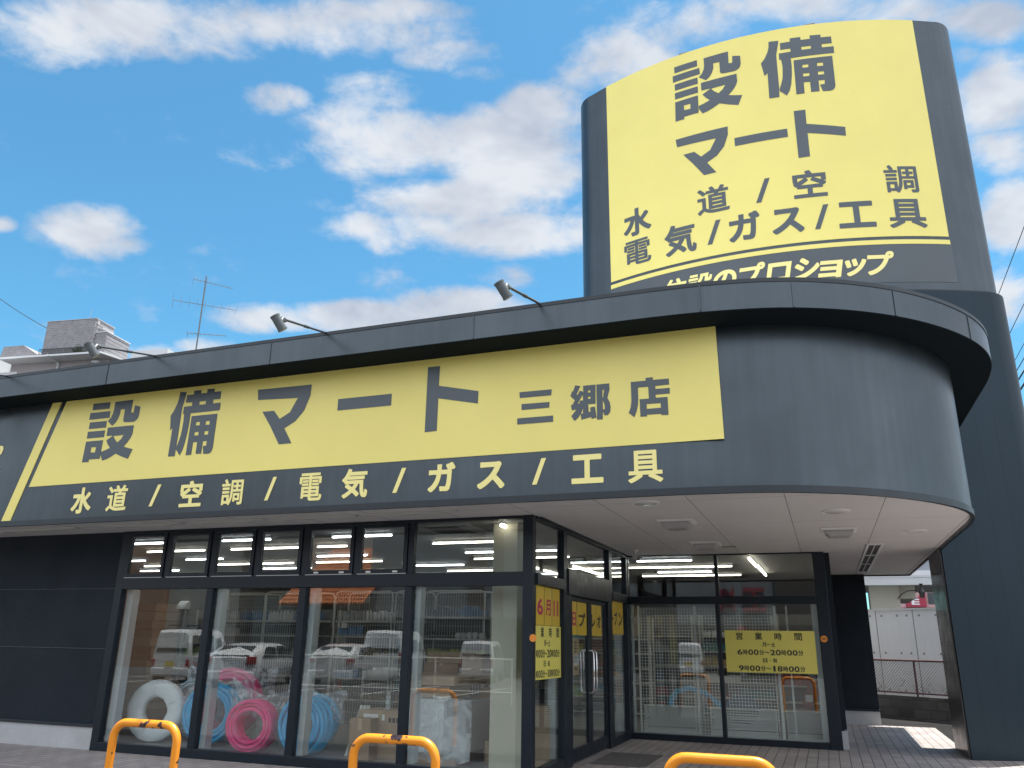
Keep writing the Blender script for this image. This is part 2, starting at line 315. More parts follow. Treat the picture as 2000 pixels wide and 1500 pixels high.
# ------------------------------------------------------------------ lettering: outlines in a 0..1000 box, x then y
GLYPHS = {
'水': [(316,0,304,12,290,58,275,93,275,133,276,139,289,149,414,149,420,152,423,156,422,608,420,609,419,606,408,563,385,487,354,410,314,329,271,261,229,206,186,162,168,143,121,105,113,102,73,102,61,112,41,135,2,169,0,175,1,215,12,227,58,262,94,295,129,336,163,383,200,445,229,506,261,594,259,598,255,598,43,599,34,608,31,614,32,729,41,741,48,743,371,745,420,728,423,734,424,988,432,998,438,1000,555,1000,566,990,568,983,568,744,590,690,624,623,628,623,632,626,687,687,732,741,777,801,787,810,832,810,897,764,909,752,910,710,908,704,835,621,709,496,707,491,761,422,821,360,854,330,899,296,942,269,988,244,995,237,1000,229,1000,190,935,110,929,108,893,108,884,110,832,142,792,172,732,225,662,299,620,351,570,422,568,414,568,104,564,77,556,55,548,42,527,23,503,12,484,7,413,0)],
'道': [(56,0,45,9,2,66,0,97,33,131,79,170,109,193,154,219,154,499,153,502,148,504,22,504,13,508,9,517,9,610,13,618,20,621,259,621,269,615,271,607,271,217,275,211,349,165,391,148,432,137,472,130,526,125,565,123,718,125,853,131,965,141,991,141,998,136,1000,130,1000,106,983,56,979,32,973,24,967,21,848,14,677,10,541,10,462,15,392,27,340,43,295,65,230,108,212,115,199,110,183,99,154,76,87,2), (363,162,358,168,356,175,356,694,362,701,368,703,531,703,535,707,545,745,539,748,292,748,280,753,271,740,210,699,204,697,179,697,172,702,145,742,105,793,26,878,24,886,26,913,33,920,88,954,119,954,139,937,211,862,277,781,279,786,280,847,287,857,435,859,435,863,429,875,388,936,387,964,394,972,458,1000,487,1000,504,982,551,914,567,882,570,860,575,858,667,858,674,860,716,928,744,985,754,995,785,995,858,972,865,964,864,936,818,860,824,858,972,858,978,856,984,845,984,760,982,753,972,748,685,747,680,743,665,707,671,703,884,703,890,701,895,696,896,176,894,168,889,163,882,162), (474,268,775,268,779,273,779,308,776,311,772,312,475,312,471,306,471,273), (474,411,775,411,779,416,779,452,776,456,772,457,475,456,471,451,471,416), (474,556,775,555,779,561,779,596,776,599,772,600,475,599,471,594,471,561)],
'空': [(15,0,4,9,2,17,2,118,5,124,15,131,419,133,422,139,422,330,421,335,416,338,132,338,119,347,117,353,116,415,68,417,56,429,11,495,10,528,13,535,25,545,72,564,66,567,13,567,0,579,0,849,1,854,8,862,18,865,410,866,412,871,384,927,384,961,386,968,398,978,478,999,514,1000,522,998,535,984,598,866,982,865,987,864,995,857,998,849,998,605,985,593,913,593,906,591,975,549,987,539,990,531,989,497,927,427,891,425,887,423,886,353,884,347,872,338,579,338,574,337,571,330,571,139,574,133,987,131,997,123,1000,116,1000,14,992,3,982,0), (231,470,806,470,804,475,724,522,548,615,539,625,539,663,546,673,598,725,605,727,641,726,849,621,852,627,851,731,844,733,392,732,392,729,456,673,458,666,457,632,419,598,357,553,292,509,236,477,232,474), (144,599,149,598,164,606,247,655,311,699,350,731,340,733,145,732,143,726)],
'調': [(369,0,313,44,309,50,308,61,303,64,147,64,143,58,142,20,137,14,53,13,44,17,42,25,42,391,44,399,55,403,357,403,366,401,370,393,370,193,373,183,386,212,405,276,419,350,428,430,431,498,431,939,433,947,444,951,987,951,996,949,1000,939,1000,91,996,63,986,42,966,24,948,15,926,10,862,5,794,5,787,11,778,46,764,83,764,104,772,111,884,110,894,112,898,117,897,845,890,848,767,848,761,847,760,844,761,767,763,762,865,761,872,757,874,749,874,678,872,671,863,667,763,667,761,660,761,596,767,594,882,594,889,592,893,583,893,511,890,504,880,500,549,500,541,502,536,509,536,583,540,591,548,594,660,594,665,598,665,662,663,667,565,667,556,671,553,678,553,749,556,757,563,761,663,762,665,767,666,844,665,847,660,848,537,848,532,845,531,840,531,468,521,334,509,260,492,189,470,129,438,63,395,3,388,0), (563,122,557,125,555,132,555,435,558,444,568,448,850,448,859,445,862,435,862,181,860,172,851,169,653,169,649,163,648,129,643,122), (145,163,262,162,269,165,270,298,267,304,150,305,143,303,143,170), (651,263,767,263,769,270,768,353,761,356,651,355,649,348,649,268), (48,448,43,452,41,460,41,534,43,539,48,542,357,543,364,541,368,535,368,457,366,452,361,448), (48,586,43,589,41,598,41,673,43,678,48,682,357,682,364,680,368,675,368,594,366,589,361,586), (8,722,2,726,0,732,0,811,6,819,174,820,181,822,159,868,117,939,115,947,116,963,120,969,179,1000,201,1000,208,995,247,936,280,876,287,860,287,839,283,833,269,824,269,821,391,820,396,818,400,813,401,731,399,726,393,722)],
'電': [(546,1,508,4,474,12,452,23,436,39,424,58,419,76,415,103,415,143,411,147,211,147,207,142,207,98,201,91,106,90,101,91,96,96,96,508,101,513,106,514,424,515,426,517,420,523,419,529,418,768,416,772,411,773,111,772,108,765,108,640,111,628,121,632,385,632,393,629,396,621,396,555,394,550,389,546,118,546,112,550,110,555,109,619,97,616,10,616,3,618,0,623,0,862,5,867,10,868,413,868,418,872,419,895,416,900,411,901,70,902,64,905,62,912,62,991,68,999,885,1000,892,996,894,989,894,911,888,902,539,901,533,897,534,871,541,868,948,868,953,867,958,862,958,623,950,617,855,616,853,610,853,555,851,550,846,546,564,546,559,550,557,555,557,619,559,628,568,632,847,632,850,640,850,765,848,772,541,773,534,770,533,529,532,523,526,517,527,515,858,514,863,513,868,508,869,161,866,151,858,148,535,148,530,145,529,133,533,119,541,111,552,106,581,103,836,102,856,106,874,115,884,138,891,169,895,228,902,234,921,234,960,216,994,206,1000,199,1000,173,996,138,988,93,977,62,964,39,943,19,919,8,892,2,865,0), (210,244,411,243,415,249,415,280,413,284,408,285,211,285,207,279,207,249), (532,244,750,243,755,249,754,280,752,284,747,285,534,285,530,279,530,249), (210,376,411,375,415,381,415,414,413,418,408,418,211,418,207,412,207,381), (532,376,750,375,755,381,754,414,752,418,747,418,534,418,530,412,530,381), (138,660,132,664,130,673,131,737,132,742,138,746,385,747,392,745,396,739,396,669,394,664,389,660), (564,660,559,664,557,673,557,737,559,742,564,746,815,747,822,745,826,739,826,669,824,664,818,660)],
'気': [(95,0,85,8,55,42,29,65,27,73,29,108,38,116,118,154,190,195,257,241,290,267,292,272,233,311,140,367,128,378,126,386,128,419,189,474,185,477,116,477,109,479,101,490,100,536,78,540,8,590,0,600,0,633,4,640,35,668,67,701,102,746,131,788,158,836,182,885,220,987,225,994,234,1000,270,1000,349,982,358,971,358,939,345,896,348,891,950,891,960,887,966,877,966,782,964,775,954,767,294,767,288,765,281,752,281,748,286,746,858,746,869,738,870,730,870,638,868,632,860,625,234,624,228,626,221,633,217,648,181,603,188,601,809,601,817,599,826,587,829,414,839,297,844,260,853,214,871,165,878,159,881,165,886,213,888,270,890,275,898,283,937,283,959,261,992,237,1000,227,1000,188,992,107,982,67,966,38,945,18,927,10,913,8,862,8,818,17,786,39,770,56,743,99,725,146,711,213,699,306,691,473,686,477,633,477,627,473,627,444,614,422,566,351,520,292,527,284,613,214,679,149,680,115,678,108,614,47,606,44,570,46,528,89,493,121,414,184,302,99,206,38,132,0), (397,375,401,374,406,377,442,423,470,463,475,473,474,476,233,476,235,471,324,421)],
'ガ': [(92,0,2,73,0,79,1,124,14,138,58,165,112,206,167,263,216,328,248,385,273,443,295,508,314,592,312,596,307,596,177,596,85,591,33,592,23,602,20,607,20,739,23,746,31,754,38,756,84,756,146,751,332,752,334,755,336,782,336,833,330,887,330,932,340,945,349,948,489,948,503,937,505,930,505,880,498,792,500,752,726,752,730,755,728,760,661,871,661,917,663,924,673,934,727,957,778,959,795,978,844,999,895,1000,902,997,915,984,942,944,999,848,1000,796,997,789,986,779,932,755,883,754,862,732,880,712,880,661,875,619,870,488,860,354,843,219,827,143,810,91,790,61,768,39,742,24,719,17,685,13,609,13,469,20,457,23,445,36,434,127,435,170,445,183,452,185,499,184,621,173,646,180,655,189,673,238,686,293,694,348,706,466,713,589,710,596,489,596,484,594,482,589,467,498,442,401,411,317,368,232,325,170,281,119,209,50,143,1)],
'ス': [(851,0,834,16,763,111,697,192,643,255,566,334,560,332,449,220,390,169,329,120,212,43,146,7,87,6,4,97,0,107,0,163,13,181,81,214,141,247,220,300,273,340,334,392,392,446,453,511,500,570,548,640,586,704,631,794,628,799,621,799,254,799,178,793,114,794,101,808,99,816,99,978,112,996,119,998,173,998,273,990,684,990,716,993,756,1000,813,1000,871,955,885,939,887,930,886,874,863,831,826,740,778,642,695,497,878,300,967,194,1000,151,1000,91,980,67,906,1)],
'工': [(15,0,2,15,0,24,0,169,2,176,14,188,407,190,412,191,414,196,414,806,407,809,66,810,55,823,53,831,53,980,63,996,73,1000,929,1000,937,998,946,987,949,978,949,829,946,822,935,810,586,809,580,806,579,196,582,191,586,190,986,189,998,175,1000,167,1000,20,990,4,980,0)],
'具': [(64,0,2,64,0,96,2,104,9,109,93,147,148,176,215,215,248,239,241,242,23,242,16,244,11,253,11,352,17,363,23,365,171,365,176,369,177,986,179,994,184,999,190,1000,821,1000,829,998,834,992,835,986,835,369,840,365,977,365,983,363,989,352,989,253,985,246,978,242,779,242,770,239,892,171,991,110,1000,98,1000,71,998,65,933,2,926,0,899,1,840,40,761,89,591,181,585,190,585,219,598,236,597,241,406,242,401,239,412,229,415,222,414,190,408,182,370,154,263,85,169,34,96,1), (299,365,706,365,711,369,712,410,709,415,704,416,302,416,297,413,297,410,297,371), (299,526,706,525,711,529,712,566,709,572,704,572,302,572,297,570,297,566,297,531), (299,682,706,681,711,686,712,721,709,727,704,727,302,727,297,725,297,721,297,687), (299,839,706,838,711,842,712,878,709,883,704,884,302,884,299,883,297,878,297,844)],
'住': [(157,0,149,7,147,14,146,506,144,508,141,506,92,453,53,453,44,462,1,536,0,571,2,577,36,612,76,661,143,757,204,866,253,980,259,989,265,992,302,991,369,971,380,960,380,919,358,863,328,800,331,795,590,796,590,802,563,860,524,927,523,964,535,976,594,998,632,1000,639,999,647,991,709,887,734,831,735,800,738,796,972,795,982,789,986,781,986,682,984,675,977,669,718,668,712,666,712,498,718,495,945,494,954,483,954,382,952,374,942,367,714,366,711,360,711,169,712,164,717,162,991,161,998,155,1000,148,1000,47,994,37,985,34,299,34,293,34,288,38,284,47,284,148,286,155,293,161,573,162,578,163,580,167,581,360,578,366,356,367,346,374,344,382,345,483,353,494,573,495,580,498,580,666,573,668,320,669,313,674,309,680,309,749,307,755,280,708,277,699,277,10,272,3,265,0)],
'の': [(516,0,502,14,451,102,450,150,452,158,466,172,555,186,611,204,678,238,712,262,752,301,781,340,809,398,827,465,831,508,829,548,808,628,786,678,757,723,723,757,675,790,616,814,606,817,602,815,583,694,553,546,510,394,483,321,453,256,419,200,407,184,373,146,345,121,301,98,264,92,213,92,170,100,140,114,110,138,84,167,60,198,36,244,20,289,4,365,0,427,0,488,9,580,38,676,84,763,160,854,230,914,313,960,407,990,498,1000,567,1000,646,992,735,965,809,922,873,865,932,788,969,711,993,621,1000,532,1000,479,993,390,971,306,936,229,890,167,818,99,743,53,659,20,565,0), (235,294,242,293,255,300,278,325,307,375,333,433,357,504,389,617,421,772,425,801,423,807,354,775,297,734,280,718,254,690,221,642,186,569,168,504,164,463,166,435,174,394,186,356,202,325,212,312)],
'プ': [(185,0,161,22,99,91,98,136,100,143,113,154,180,174,243,196,312,228,365,258,410,290,458,330,522,402,549,440,570,476,595,526,614,569,634,628,648,683,640,686,118,686,63,682,14,683,3,691,0,698,0,834,2,840,11,849,19,851,69,851,138,845,678,845,682,849,684,894,690,914,701,934,729,966,749,981,766,990,789,998,806,1000,872,1000,891,998,911,991,940,974,961,956,979,934,990,914,996,894,1000,865,1000,820,996,792,990,772,979,752,962,731,932,705,910,695,886,688,837,685,832,683,796,549,757,447,720,370,703,342,673,298,632,249,580,196,511,138,431,84,370,52,329,34,236,0), (836,815,844,815,857,823,869,842,866,852,859,862,840,872,822,862,811,844,820,826)],
'ロ': [(19,0,2,15,0,25,4,186,2,977,4,985,13,994,19,999,27,1000,975,1000,983,999,994,989,999,983,1000,975,996,860,996,194,1000,25,999,17,989,6,977,0,815,0,797,18,796,70,790,75,212,75,207,74,204,70,203,18,186,1), (204,276,796,276,798,284,797,793,790,796,204,795,202,787,202,284)],
'シ': [(120,0,102,17,52,107,52,162,64,177,72,180,187,207,301,245,400,289,471,329,578,401,641,453,682,490,731,539,780,599,821,654,861,719,873,732,881,734,929,734,947,720,1000,627,1000,566,947,491,874,404,805,334,744,280,677,227,617,184,553,143,462,96,363,55,249,18,175,0), (263,420,145,500,20,574,2,591,0,599,1,651,47,723,63,739,72,741,125,740,210,690,322,620,367,590,383,573,385,566,384,514,332,433,317,420), (429,675,308,759,188,836,172,850,170,859,172,911,219,983,233,998,240,1000,288,1000,301,996,464,892,521,852,550,827,552,820,551,764,502,692,484,675)],
'ョ': [(783,0,761,19,759,54,751,60,214,60,28,55,18,58,3,72,0,81,0,259,5,268,23,282,116,283,178,278,749,278,756,279,760,286,760,422,754,429,82,428,72,430,59,442,54,454,54,626,58,634,75,649,161,650,236,646,754,646,760,654,760,771,756,778,749,779,205,779,119,775,43,775,23,791,20,801,20,976,38,997,50,1000,131,1000,200,995,972,998,982,995,997,980,1000,969,999,22,984,5,974,0)],
'ッ': [(268,0,164,106,162,168,165,179,182,196,292,239,360,274,412,305,471,347,517,385,563,430,596,468,629,513,663,567,694,627,719,685,759,808,775,876,784,939,797,955,808,959,869,959,985,920,1000,902,1000,833,950,655,930,599,884,493,825,392,792,347,748,293,676,218,604,156,509,88,391,24,336,0), (140,478,119,500,75,625,1,803,0,868,3,875,20,891,110,928,180,929,198,915,207,900,319,614,322,601,322,539,318,530,300,513,209,479), (439,564,418,586,375,719,316,874,314,943,317,950,332,965,428,999,492,1000,501,995,516,975,606,728,619,687,619,620,615,612,599,597,509,565)],
'営': [(100,0,92,5,90,13,90,348,92,354,98,359,902,360,909,359,916,352,917,13,915,7,909,2,799,2,790,9,789,36,783,40,224,40,217,38,216,9,208,0), (219,149,785,148,789,154,789,248,786,251,781,252,221,252,217,250,216,245,216,155), (181,404,173,410,171,418,171,672,173,678,179,683,812,684,819,683,826,677,827,416,825,410,819,405), (298,504,695,503,699,509,699,581,696,584,691,585,300,585,296,582,295,577,296,509), (10,590,2,595,0,602,0,825,6,832,12,834,138,836,137,840,118,866,70,923,69,946,77,956,147,983,177,984,195,969,261,894,287,854,296,835,435,834,440,838,430,856,373,943,372,969,381,977,448,999,482,1000,495,990,548,913,574,866,585,835,677,834,686,837,720,877,758,926,798,985,808,990,835,990,916,964,925,958,928,952,925,926,852,840,852,835,988,834,994,832,1000,825,1000,602,998,595,990,590,886,590,875,595,872,602,872,721,869,726,864,727,127,726,123,721,122,602,120,595,109,590)],
'業': [(447,0,441,5,438,10,438,185,436,191,340,128,280,95,186,53,83,18,59,18,53,20,26,58,1,89,0,115,7,123,95,148,153,169,231,203,293,234,311,247,303,250,33,250,28,255,26,262,26,345,31,354,39,356,431,356,436,356,438,361,438,389,434,393,135,393,126,397,123,405,123,480,125,487,130,492,433,493,438,497,438,526,436,529,431,530,85,530,77,532,71,541,71,622,73,629,78,634,280,635,284,635,286,639,262,688,247,707,41,708,35,710,29,720,30,807,35,812,41,814,179,815,180,820,169,843,116,931,115,955,117,962,124,968,184,988,213,988,234,962,281,886,304,838,309,816,314,814,338,814,342,818,342,988,344,994,351,1000,446,1000,455,993,456,820,459,815,462,814,535,814,540,816,541,988,543,994,548,999,642,1000,652,994,654,986,654,820,657,815,660,814,696,814,701,816,735,878,782,980,787,985,816,987,892,966,901,957,900,931,834,816,839,814,959,814,965,812,971,802,970,715,965,710,959,708,761,707,756,702,720,637,727,635,926,634,934,624,934,542,932,536,922,530,561,530,556,528,555,523,555,497,561,493,876,492,883,482,882,400,878,395,871,393,559,393,555,389,555,360,558,356,563,356,962,356,970,354,976,345,976,262,974,255,968,250,691,250,683,247,702,234,746,210,821,177,900,148,991,123,1000,113,999,89,972,56,945,17,939,15,915,15,813,49,710,97,650,131,558,195,555,190,554,7,545,0), (420,635,582,635,591,645,619,706,613,708,390,707,389,704)],
'時': [(611,0,602,7,590,50,577,77,576,102,580,109,589,113,707,111,736,113,742,118,743,366,742,371,739,373,506,372,507,368,561,311,604,257,633,215,645,192,645,167,641,160,572,118,546,118,538,122,513,166,483,210,442,260,400,307,399,329,401,335,455,368,457,373,450,374,357,374,350,371,350,216,348,210,342,205,121,204,117,198,116,130,111,121,104,119,13,119,2,125,0,133,0,918,1,924,6,930,14,932,335,932,344,930,350,919,350,678,351,675,356,672,592,672,599,675,600,758,597,764,386,765,379,768,373,777,373,862,376,869,384,874,597,875,600,882,600,989,602,995,609,1000,709,1000,718,996,721,988,721,882,724,875,942,874,952,869,954,862,954,777,949,768,942,765,724,764,721,759,721,678,722,675,727,672,987,672,997,667,1000,660,1000,573,995,564,987,561,869,561,864,559,863,555,863,489,866,484,979,483,988,477,990,471,989,381,979,374,871,374,864,371,863,84,856,53,846,37,834,25,820,17,776,5,709,0), (119,316,226,315,232,317,233,510,231,516,124,517,117,515,117,322), (352,484,739,483,743,489,743,557,741,560,736,561,354,561,350,559,350,554,350,489), (119,627,226,626,232,629,233,812,231,818,124,819,117,816,117,634)],
'間': [(10,0,2,6,0,14,1,992,6,998,14,1000,457,999,463,994,465,987,464,589,459,584,451,582,141,582,134,579,133,9,128,2,122,0), (716,2,706,11,692,59,678,89,677,99,673,102,386,102,382,96,382,57,374,49,269,48,259,53,256,62,256,535,262,542,269,544,718,544,727,542,733,531,734,133,738,129,752,127,844,127,859,130,863,135,865,144,864,577,857,580,538,580,526,586,524,594,524,989,530,997,538,1000,990,1000,998,994,1000,986,1000,116,994,69,981,45,966,30,952,21,923,11,891,5,842,2), (385,212,601,211,605,217,605,268,603,271,597,272,386,272,382,266,382,217), (385,380,601,379,605,385,605,431,603,434,597,435,386,435,382,429,382,385), (655,688,860,687,865,693,865,737,862,741,857,741,657,741,652,736,652,693), (136,690,334,689,339,695,338,737,336,741,331,741,138,741,133,736,133,695), (136,846,334,845,339,851,338,889,336,892,331,893,138,893,133,887,133,851), (655,846,860,845,865,851,865,889,862,892,857,893,657,893,652,887,652,851)],
'月': [(79,0,42,36,2,65,0,101,4,108,63,164,114,232,153,305,181,385,196,451,206,520,209,571,211,984,214,993,222,999,229,1000,982,1000,992,997,999,991,1000,984,1000,120,993,81,977,53,958,36,938,25,906,16,867,10,762,5,641,5,634,7,625,16,612,55,588,101,589,135,596,144,606,146,821,144,838,147,843,151,846,162,846,332,843,339,337,340,329,336,312,278,284,210,259,162,233,121,207,87,168,44,120,2,114,0), (357,475,841,475,846,480,846,601,843,605,838,605,366,605,362,603,360,594,360,545,354,484), (364,737,841,737,846,742,846,861,843,865,838,866,366,865,363,863,362,858,362,744)],
'土': [(12,0,2,9,0,18,0,125,3,132,12,139,419,140,425,142,425,514,419,517,80,517,71,524,67,531,67,642,75,653,83,657,424,657,426,664,427,989,435,998,440,1000,558,999,567,991,569,984,569,664,571,657,917,657,927,652,933,641,933,531,930,524,921,517,576,517,570,514,570,142,576,140,988,139,997,132,1000,125,999,11,991,2,983,0)],
'分': [(79,0,68,9,48,41,22,74,22,110,33,121,111,153,174,192,232,243,266,287,299,348,321,408,339,488,336,492,331,492,160,493,148,501,145,519,109,490,74,490,2,555,0,564,2,596,55,641,100,685,165,761,202,816,234,870,265,934,288,988,296,996,302,998,333,998,414,975,423,965,423,930,385,845,351,781,298,696,247,629,247,624,770,624,771,628,720,693,649,799,609,868,581,926,581,962,589,972,657,999,690,1000,696,998,704,989,732,934,759,888,798,829,837,776,902,700,939,664,990,620,1000,606,998,570,960,533,931,500,894,500,852,538,847,539,835,336,822,197,805,110,790,74,778,56,753,33,735,23,709,16,675,13,555,13,495,16,485,23,477,61,459,104,459,136,466,145,472,147,511,147,575,142,641,142,659,148,667,159,677,185,690,254,702,367,708,485,708,490,703,492,484,492,479,488,468,423,450,352,426,284,390,215,345,154,278,90,203,41,113,0)],
'日': [(14,0,3,7,0,16,0,983,3,992,12,999,21,1000,979,1000,990,998,999,990,1000,983,1000,21,997,13,990,7,981,5,825,6,813,16,812,69,805,73,193,73,186,72,183,69,182,11,171,1), (186,217,809,217,813,224,812,467,803,470,186,469,183,462,183,224), (186,614,809,614,813,621,812,854,803,857,186,856,183,849,183,621)],
'祝': [(349,0,338,9,319,38,292,67,292,98,300,108,358,138,401,173,432,208,444,228,464,265,483,322,497,385,506,480,499,482,411,482,402,489,401,715,400,722,397,721,362,648,311,564,311,559,439,424,440,392,388,322,382,320,358,320,348,325,292,397,288,398,286,13,282,7,276,5,180,5,174,6,168,17,167,383,163,383,129,351,78,309,71,307,42,307,34,314,19,355,1,389,0,418,7,428,49,459,82,489,116,521,148,557,213,642,250,705,244,708,26,709,21,713,19,720,19,814,21,821,31,826,192,827,193,830,185,843,150,892,124,923,122,929,122,954,125,960,188,1000,220,998,276,933,304,894,321,864,321,828,363,829,397,807,400,808,401,813,401,925,403,930,409,935,924,935,932,933,938,923,937,493,934,486,927,482,812,482,805,480,805,134,809,122,825,118,863,118,873,120,877,124,882,138,886,161,890,259,897,268,930,269,964,250,991,240,998,235,1000,229,998,153,993,109,987,78,975,49,966,36,946,18,929,12,913,9,759,10,740,13,722,20,702,38,690,64,686,90,686,478,680,482,634,482,628,478,623,405,614,330,597,257,576,195,546,140,499,82,443,36,379,0), (522,598,815,598,817,605,817,816,810,818,522,817,519,811,519,605)],
'・': [(412,0,314,18,210,67,131,132,69,209,33,276,7,361,0,563,8,642,33,722,70,790,134,869,217,934,284,967,375,993,546,1000,631,992,717,967,797,924,894,835,949,755,980,679,1000,557,1000,441,986,337,930,208,866,129,784,64,723,31,637,5)],
'〜': [(675,2,623,22,590,52,563,88,504,205,431,405,398,486,362,548,325,586,305,597,284,596,251,572,217,526,194,480,168,410,139,301,120,206,111,185,79,186,10,295,0,331,0,420,28,560,54,659,102,800,124,854,162,919,199,963,237,989,278,1000,343,995,375,978,413,943,439,909,488,813,516,744,569,593,607,504,651,435,693,403,721,405,750,428,778,465,811,530,841,614,885,808,890,816,920,815,987,710,1000,669,999,570,974,445,948,346,910,225,874,141,840,81,802,37,765,11,727,0)],
'6': [(473,1,369,9,294,24,227,47,138,93,75,146,35,201,7,270,0,331,7,446,38,547,85,629,156,715,234,787,342,866,470,939,598,998,662,1000,687,989,804,896,808,886,807,848,793,839,712,806,645,773,569,728,473,655,426,608,420,598,578,601,658,596,749,577,810,556,862,528,928,480,972,428,993,381,1000,341,997,249,990,222,968,180,935,140,875,91,807,53,719,21,648,7,564,0), (489,188,527,187,567,194,608,207,629,217,664,245,681,270,694,301,688,320,669,350,653,367,626,383,561,407,490,416,409,405,325,378,314,371,306,341,307,316,322,284,355,242,384,222,423,204)],
'0': [(456,1,366,10,276,36,194,81,122,142,72,207,33,287,6,385,0,535,7,617,33,715,72,793,131,867,197,921,282,966,373,991,463,1000,534,1000,631,991,718,966,803,921,875,860,925,797,967,713,990,623,1000,480,990,377,967,287,925,203,871,135,802,78,711,32,634,10,611,7,534,0), (494,188,524,191,573,208,602,228,639,268,669,320,683,358,703,453,703,551,690,621,660,696,639,732,598,775,566,795,524,809,502,813,473,809,429,793,395,770,360,732,330,682,310,625,293,514,297,442,310,375,330,318,358,270,395,230,427,208,473,191)],
'1': [(60,0,13,7,0,16,2,988,34,997,71,1000,940,1000,987,993,1000,984,998,12,966,3,929,0)],
'2': [(18,0,5,7,0,14,3,63,271,277,370,363,460,448,524,516,561,565,581,599,599,659,594,684,581,714,560,744,536,765,505,782,469,796,403,808,324,798,251,774,189,743,110,688,54,687,41,690,29,703,31,903,77,929,148,959,209,978,294,995,347,1000,465,1000,538,995,620,980,696,955,770,916,828,869,864,822,890,763,895,737,898,707,895,616,874,548,843,495,797,435,736,371,663,305,526,190,538,187,985,186,996,180,1000,171,998,10,989,3,975,0)],
'8': [(454,1,383,5,304,18,217,43,147,75,120,91,76,123,34,169,8,222,0,266,0,325,11,375,30,413,50,438,93,475,152,514,88,566,55,608,36,657,33,728,43,785,67,833,106,877,174,926,233,955,311,980,396,995,474,1000,555,1000,630,995,712,980,787,955,842,926,899,886,950,827,974,768,981,722,977,657,957,608,937,580,907,551,856,512,927,462,970,413,996,348,1000,264,992,220,963,163,922,119,858,76,826,60,790,44,729,24,627,5,546,0), (492,186,526,187,572,195,637,219,672,245,689,268,700,293,700,308,687,335,652,371,598,397,562,406,513,414,487,413,432,405,392,393,357,377,334,361,317,341,300,308,300,291,314,264,333,241,353,225,392,207,432,195), (502,602,560,610,621,635,641,648,666,675,681,709,666,743,647,766,627,780,568,805,507,814,445,805,382,780,346,745,332,713,348,675,386,640,412,625,448,612)],
'9': [(338,0,322,8,201,99,197,110,198,147,212,157,299,196,375,235,450,282,542,356,585,406,432,401,328,410,265,423,212,440,138,477,69,528,31,574,11,616,0,673,0,726,7,768,31,818,71,867,125,910,205,952,282,978,378,995,448,1000,528,1000,618,993,712,974,789,944,870,896,927,843,966,789,993,719,1000,663,1000,612,989,532,958,448,905,360,832,274,748,198,655,130,522,53,405,1), (484,589,518,588,575,597,658,621,682,633,690,663,686,692,672,722,651,749,628,768,605,783,565,800,505,813,475,813,435,806,392,792,368,781,327,747,307,707,308,692,323,665,364,627,408,607)],
'レ': [(93,0,24,52,3,71,0,78,0,125,12,168,12,854,2,929,2,982,10,994,22,1000,201,1000,217,990,221,980,221,931,212,863,212,234,215,227,245,233,347,270,443,311,539,360,628,413,722,479,789,536,854,604,870,616,924,616,939,604,998,521,1000,468,987,451,935,399,845,320,753,255,643,190,551,143,449,100,328,57,195,18,151,0)],
'オ': [(502,1,395,6,384,8,374,17,371,24,364,102,364,158,373,171,382,175,430,175,543,162,557,165,562,168,566,190,565,402,563,457,561,462,468,369,422,327,347,264,281,215,202,162,129,120,81,119,74,122,1,202,0,252,11,267,129,334,177,364,256,421,323,476,381,528,441,590,473,630,463,633,55,630,44,640,41,646,41,785,52,798,60,800,108,800,190,793,553,794,558,800,558,839,547,935,547,981,549,989,564,1000,712,1000,724,990,727,983,727,931,722,883,722,814,725,796,732,793,853,793,933,800,987,799,997,790,1000,784,1000,644,989,632,981,629,851,633,734,633,726,630,733,222,733,101,727,67,718,49,698,27,680,14,660,6,625,0)],
'ー': [(0,0,1000,0,1000,1000,0,1000)],
'ン': [(78,0,60,18,1,113,0,163,10,178,16,181,91,195,161,213,285,255,392,304,481,356,551,406,619,463,713,559,760,618,799,674,839,741,867,795,876,805,884,809,928,809,944,795,1000,695,1000,636,969,580,932,523,886,462,832,398,731,297,655,234,586,186,503,136,405,87,337,59,213,20,128,0), (342,591,209,715,119,791,53,842,36,860,36,913,113,999,165,1000,200,977,285,910,376,834,437,778,479,735,480,684,475,675,396,593,389,591)],
'ブ': [(190,0,165,22,103,87,101,95,103,136,116,147,202,172,257,191,318,218,373,248,422,281,460,311,495,344,534,387,559,422,583,460,608,506,646,599,664,666,658,669,117,669,62,665,15,666,4,674,0,681,0,810,2,816,11,825,20,827,67,827,138,821,675,821,678,823,677,828,633,893,633,936,643,947,708,972,753,972,774,954,779,967,788,975,843,998,855,1000,899,998,911,986,932,957,998,854,1000,846,1000,807,984,792,925,768,880,769,867,779,859,792,855,792,856,785,866,772,866,727,857,702,837,621,814,544,791,482,762,415,727,350,698,307,651,251,581,184,537,147,459,95,375,51,302,22,237,0)],
'王': [(15,0,2,13,0,22,0,153,2,159,14,170,411,171,416,172,418,177,418,424,416,431,115,432,100,445,98,454,98,585,100,591,111,602,411,603,417,606,418,826,411,829,67,830,55,842,53,849,53,981,63,996,73,1000,927,1000,934,999,943,989,947,980,947,847,945,841,934,830,586,829,579,826,579,606,586,603,898,602,909,591,912,585,912,454,909,445,895,432,581,431,579,424,579,177,581,172,586,171,986,170,998,158,1000,151,1000,19,990,4,980,0)],
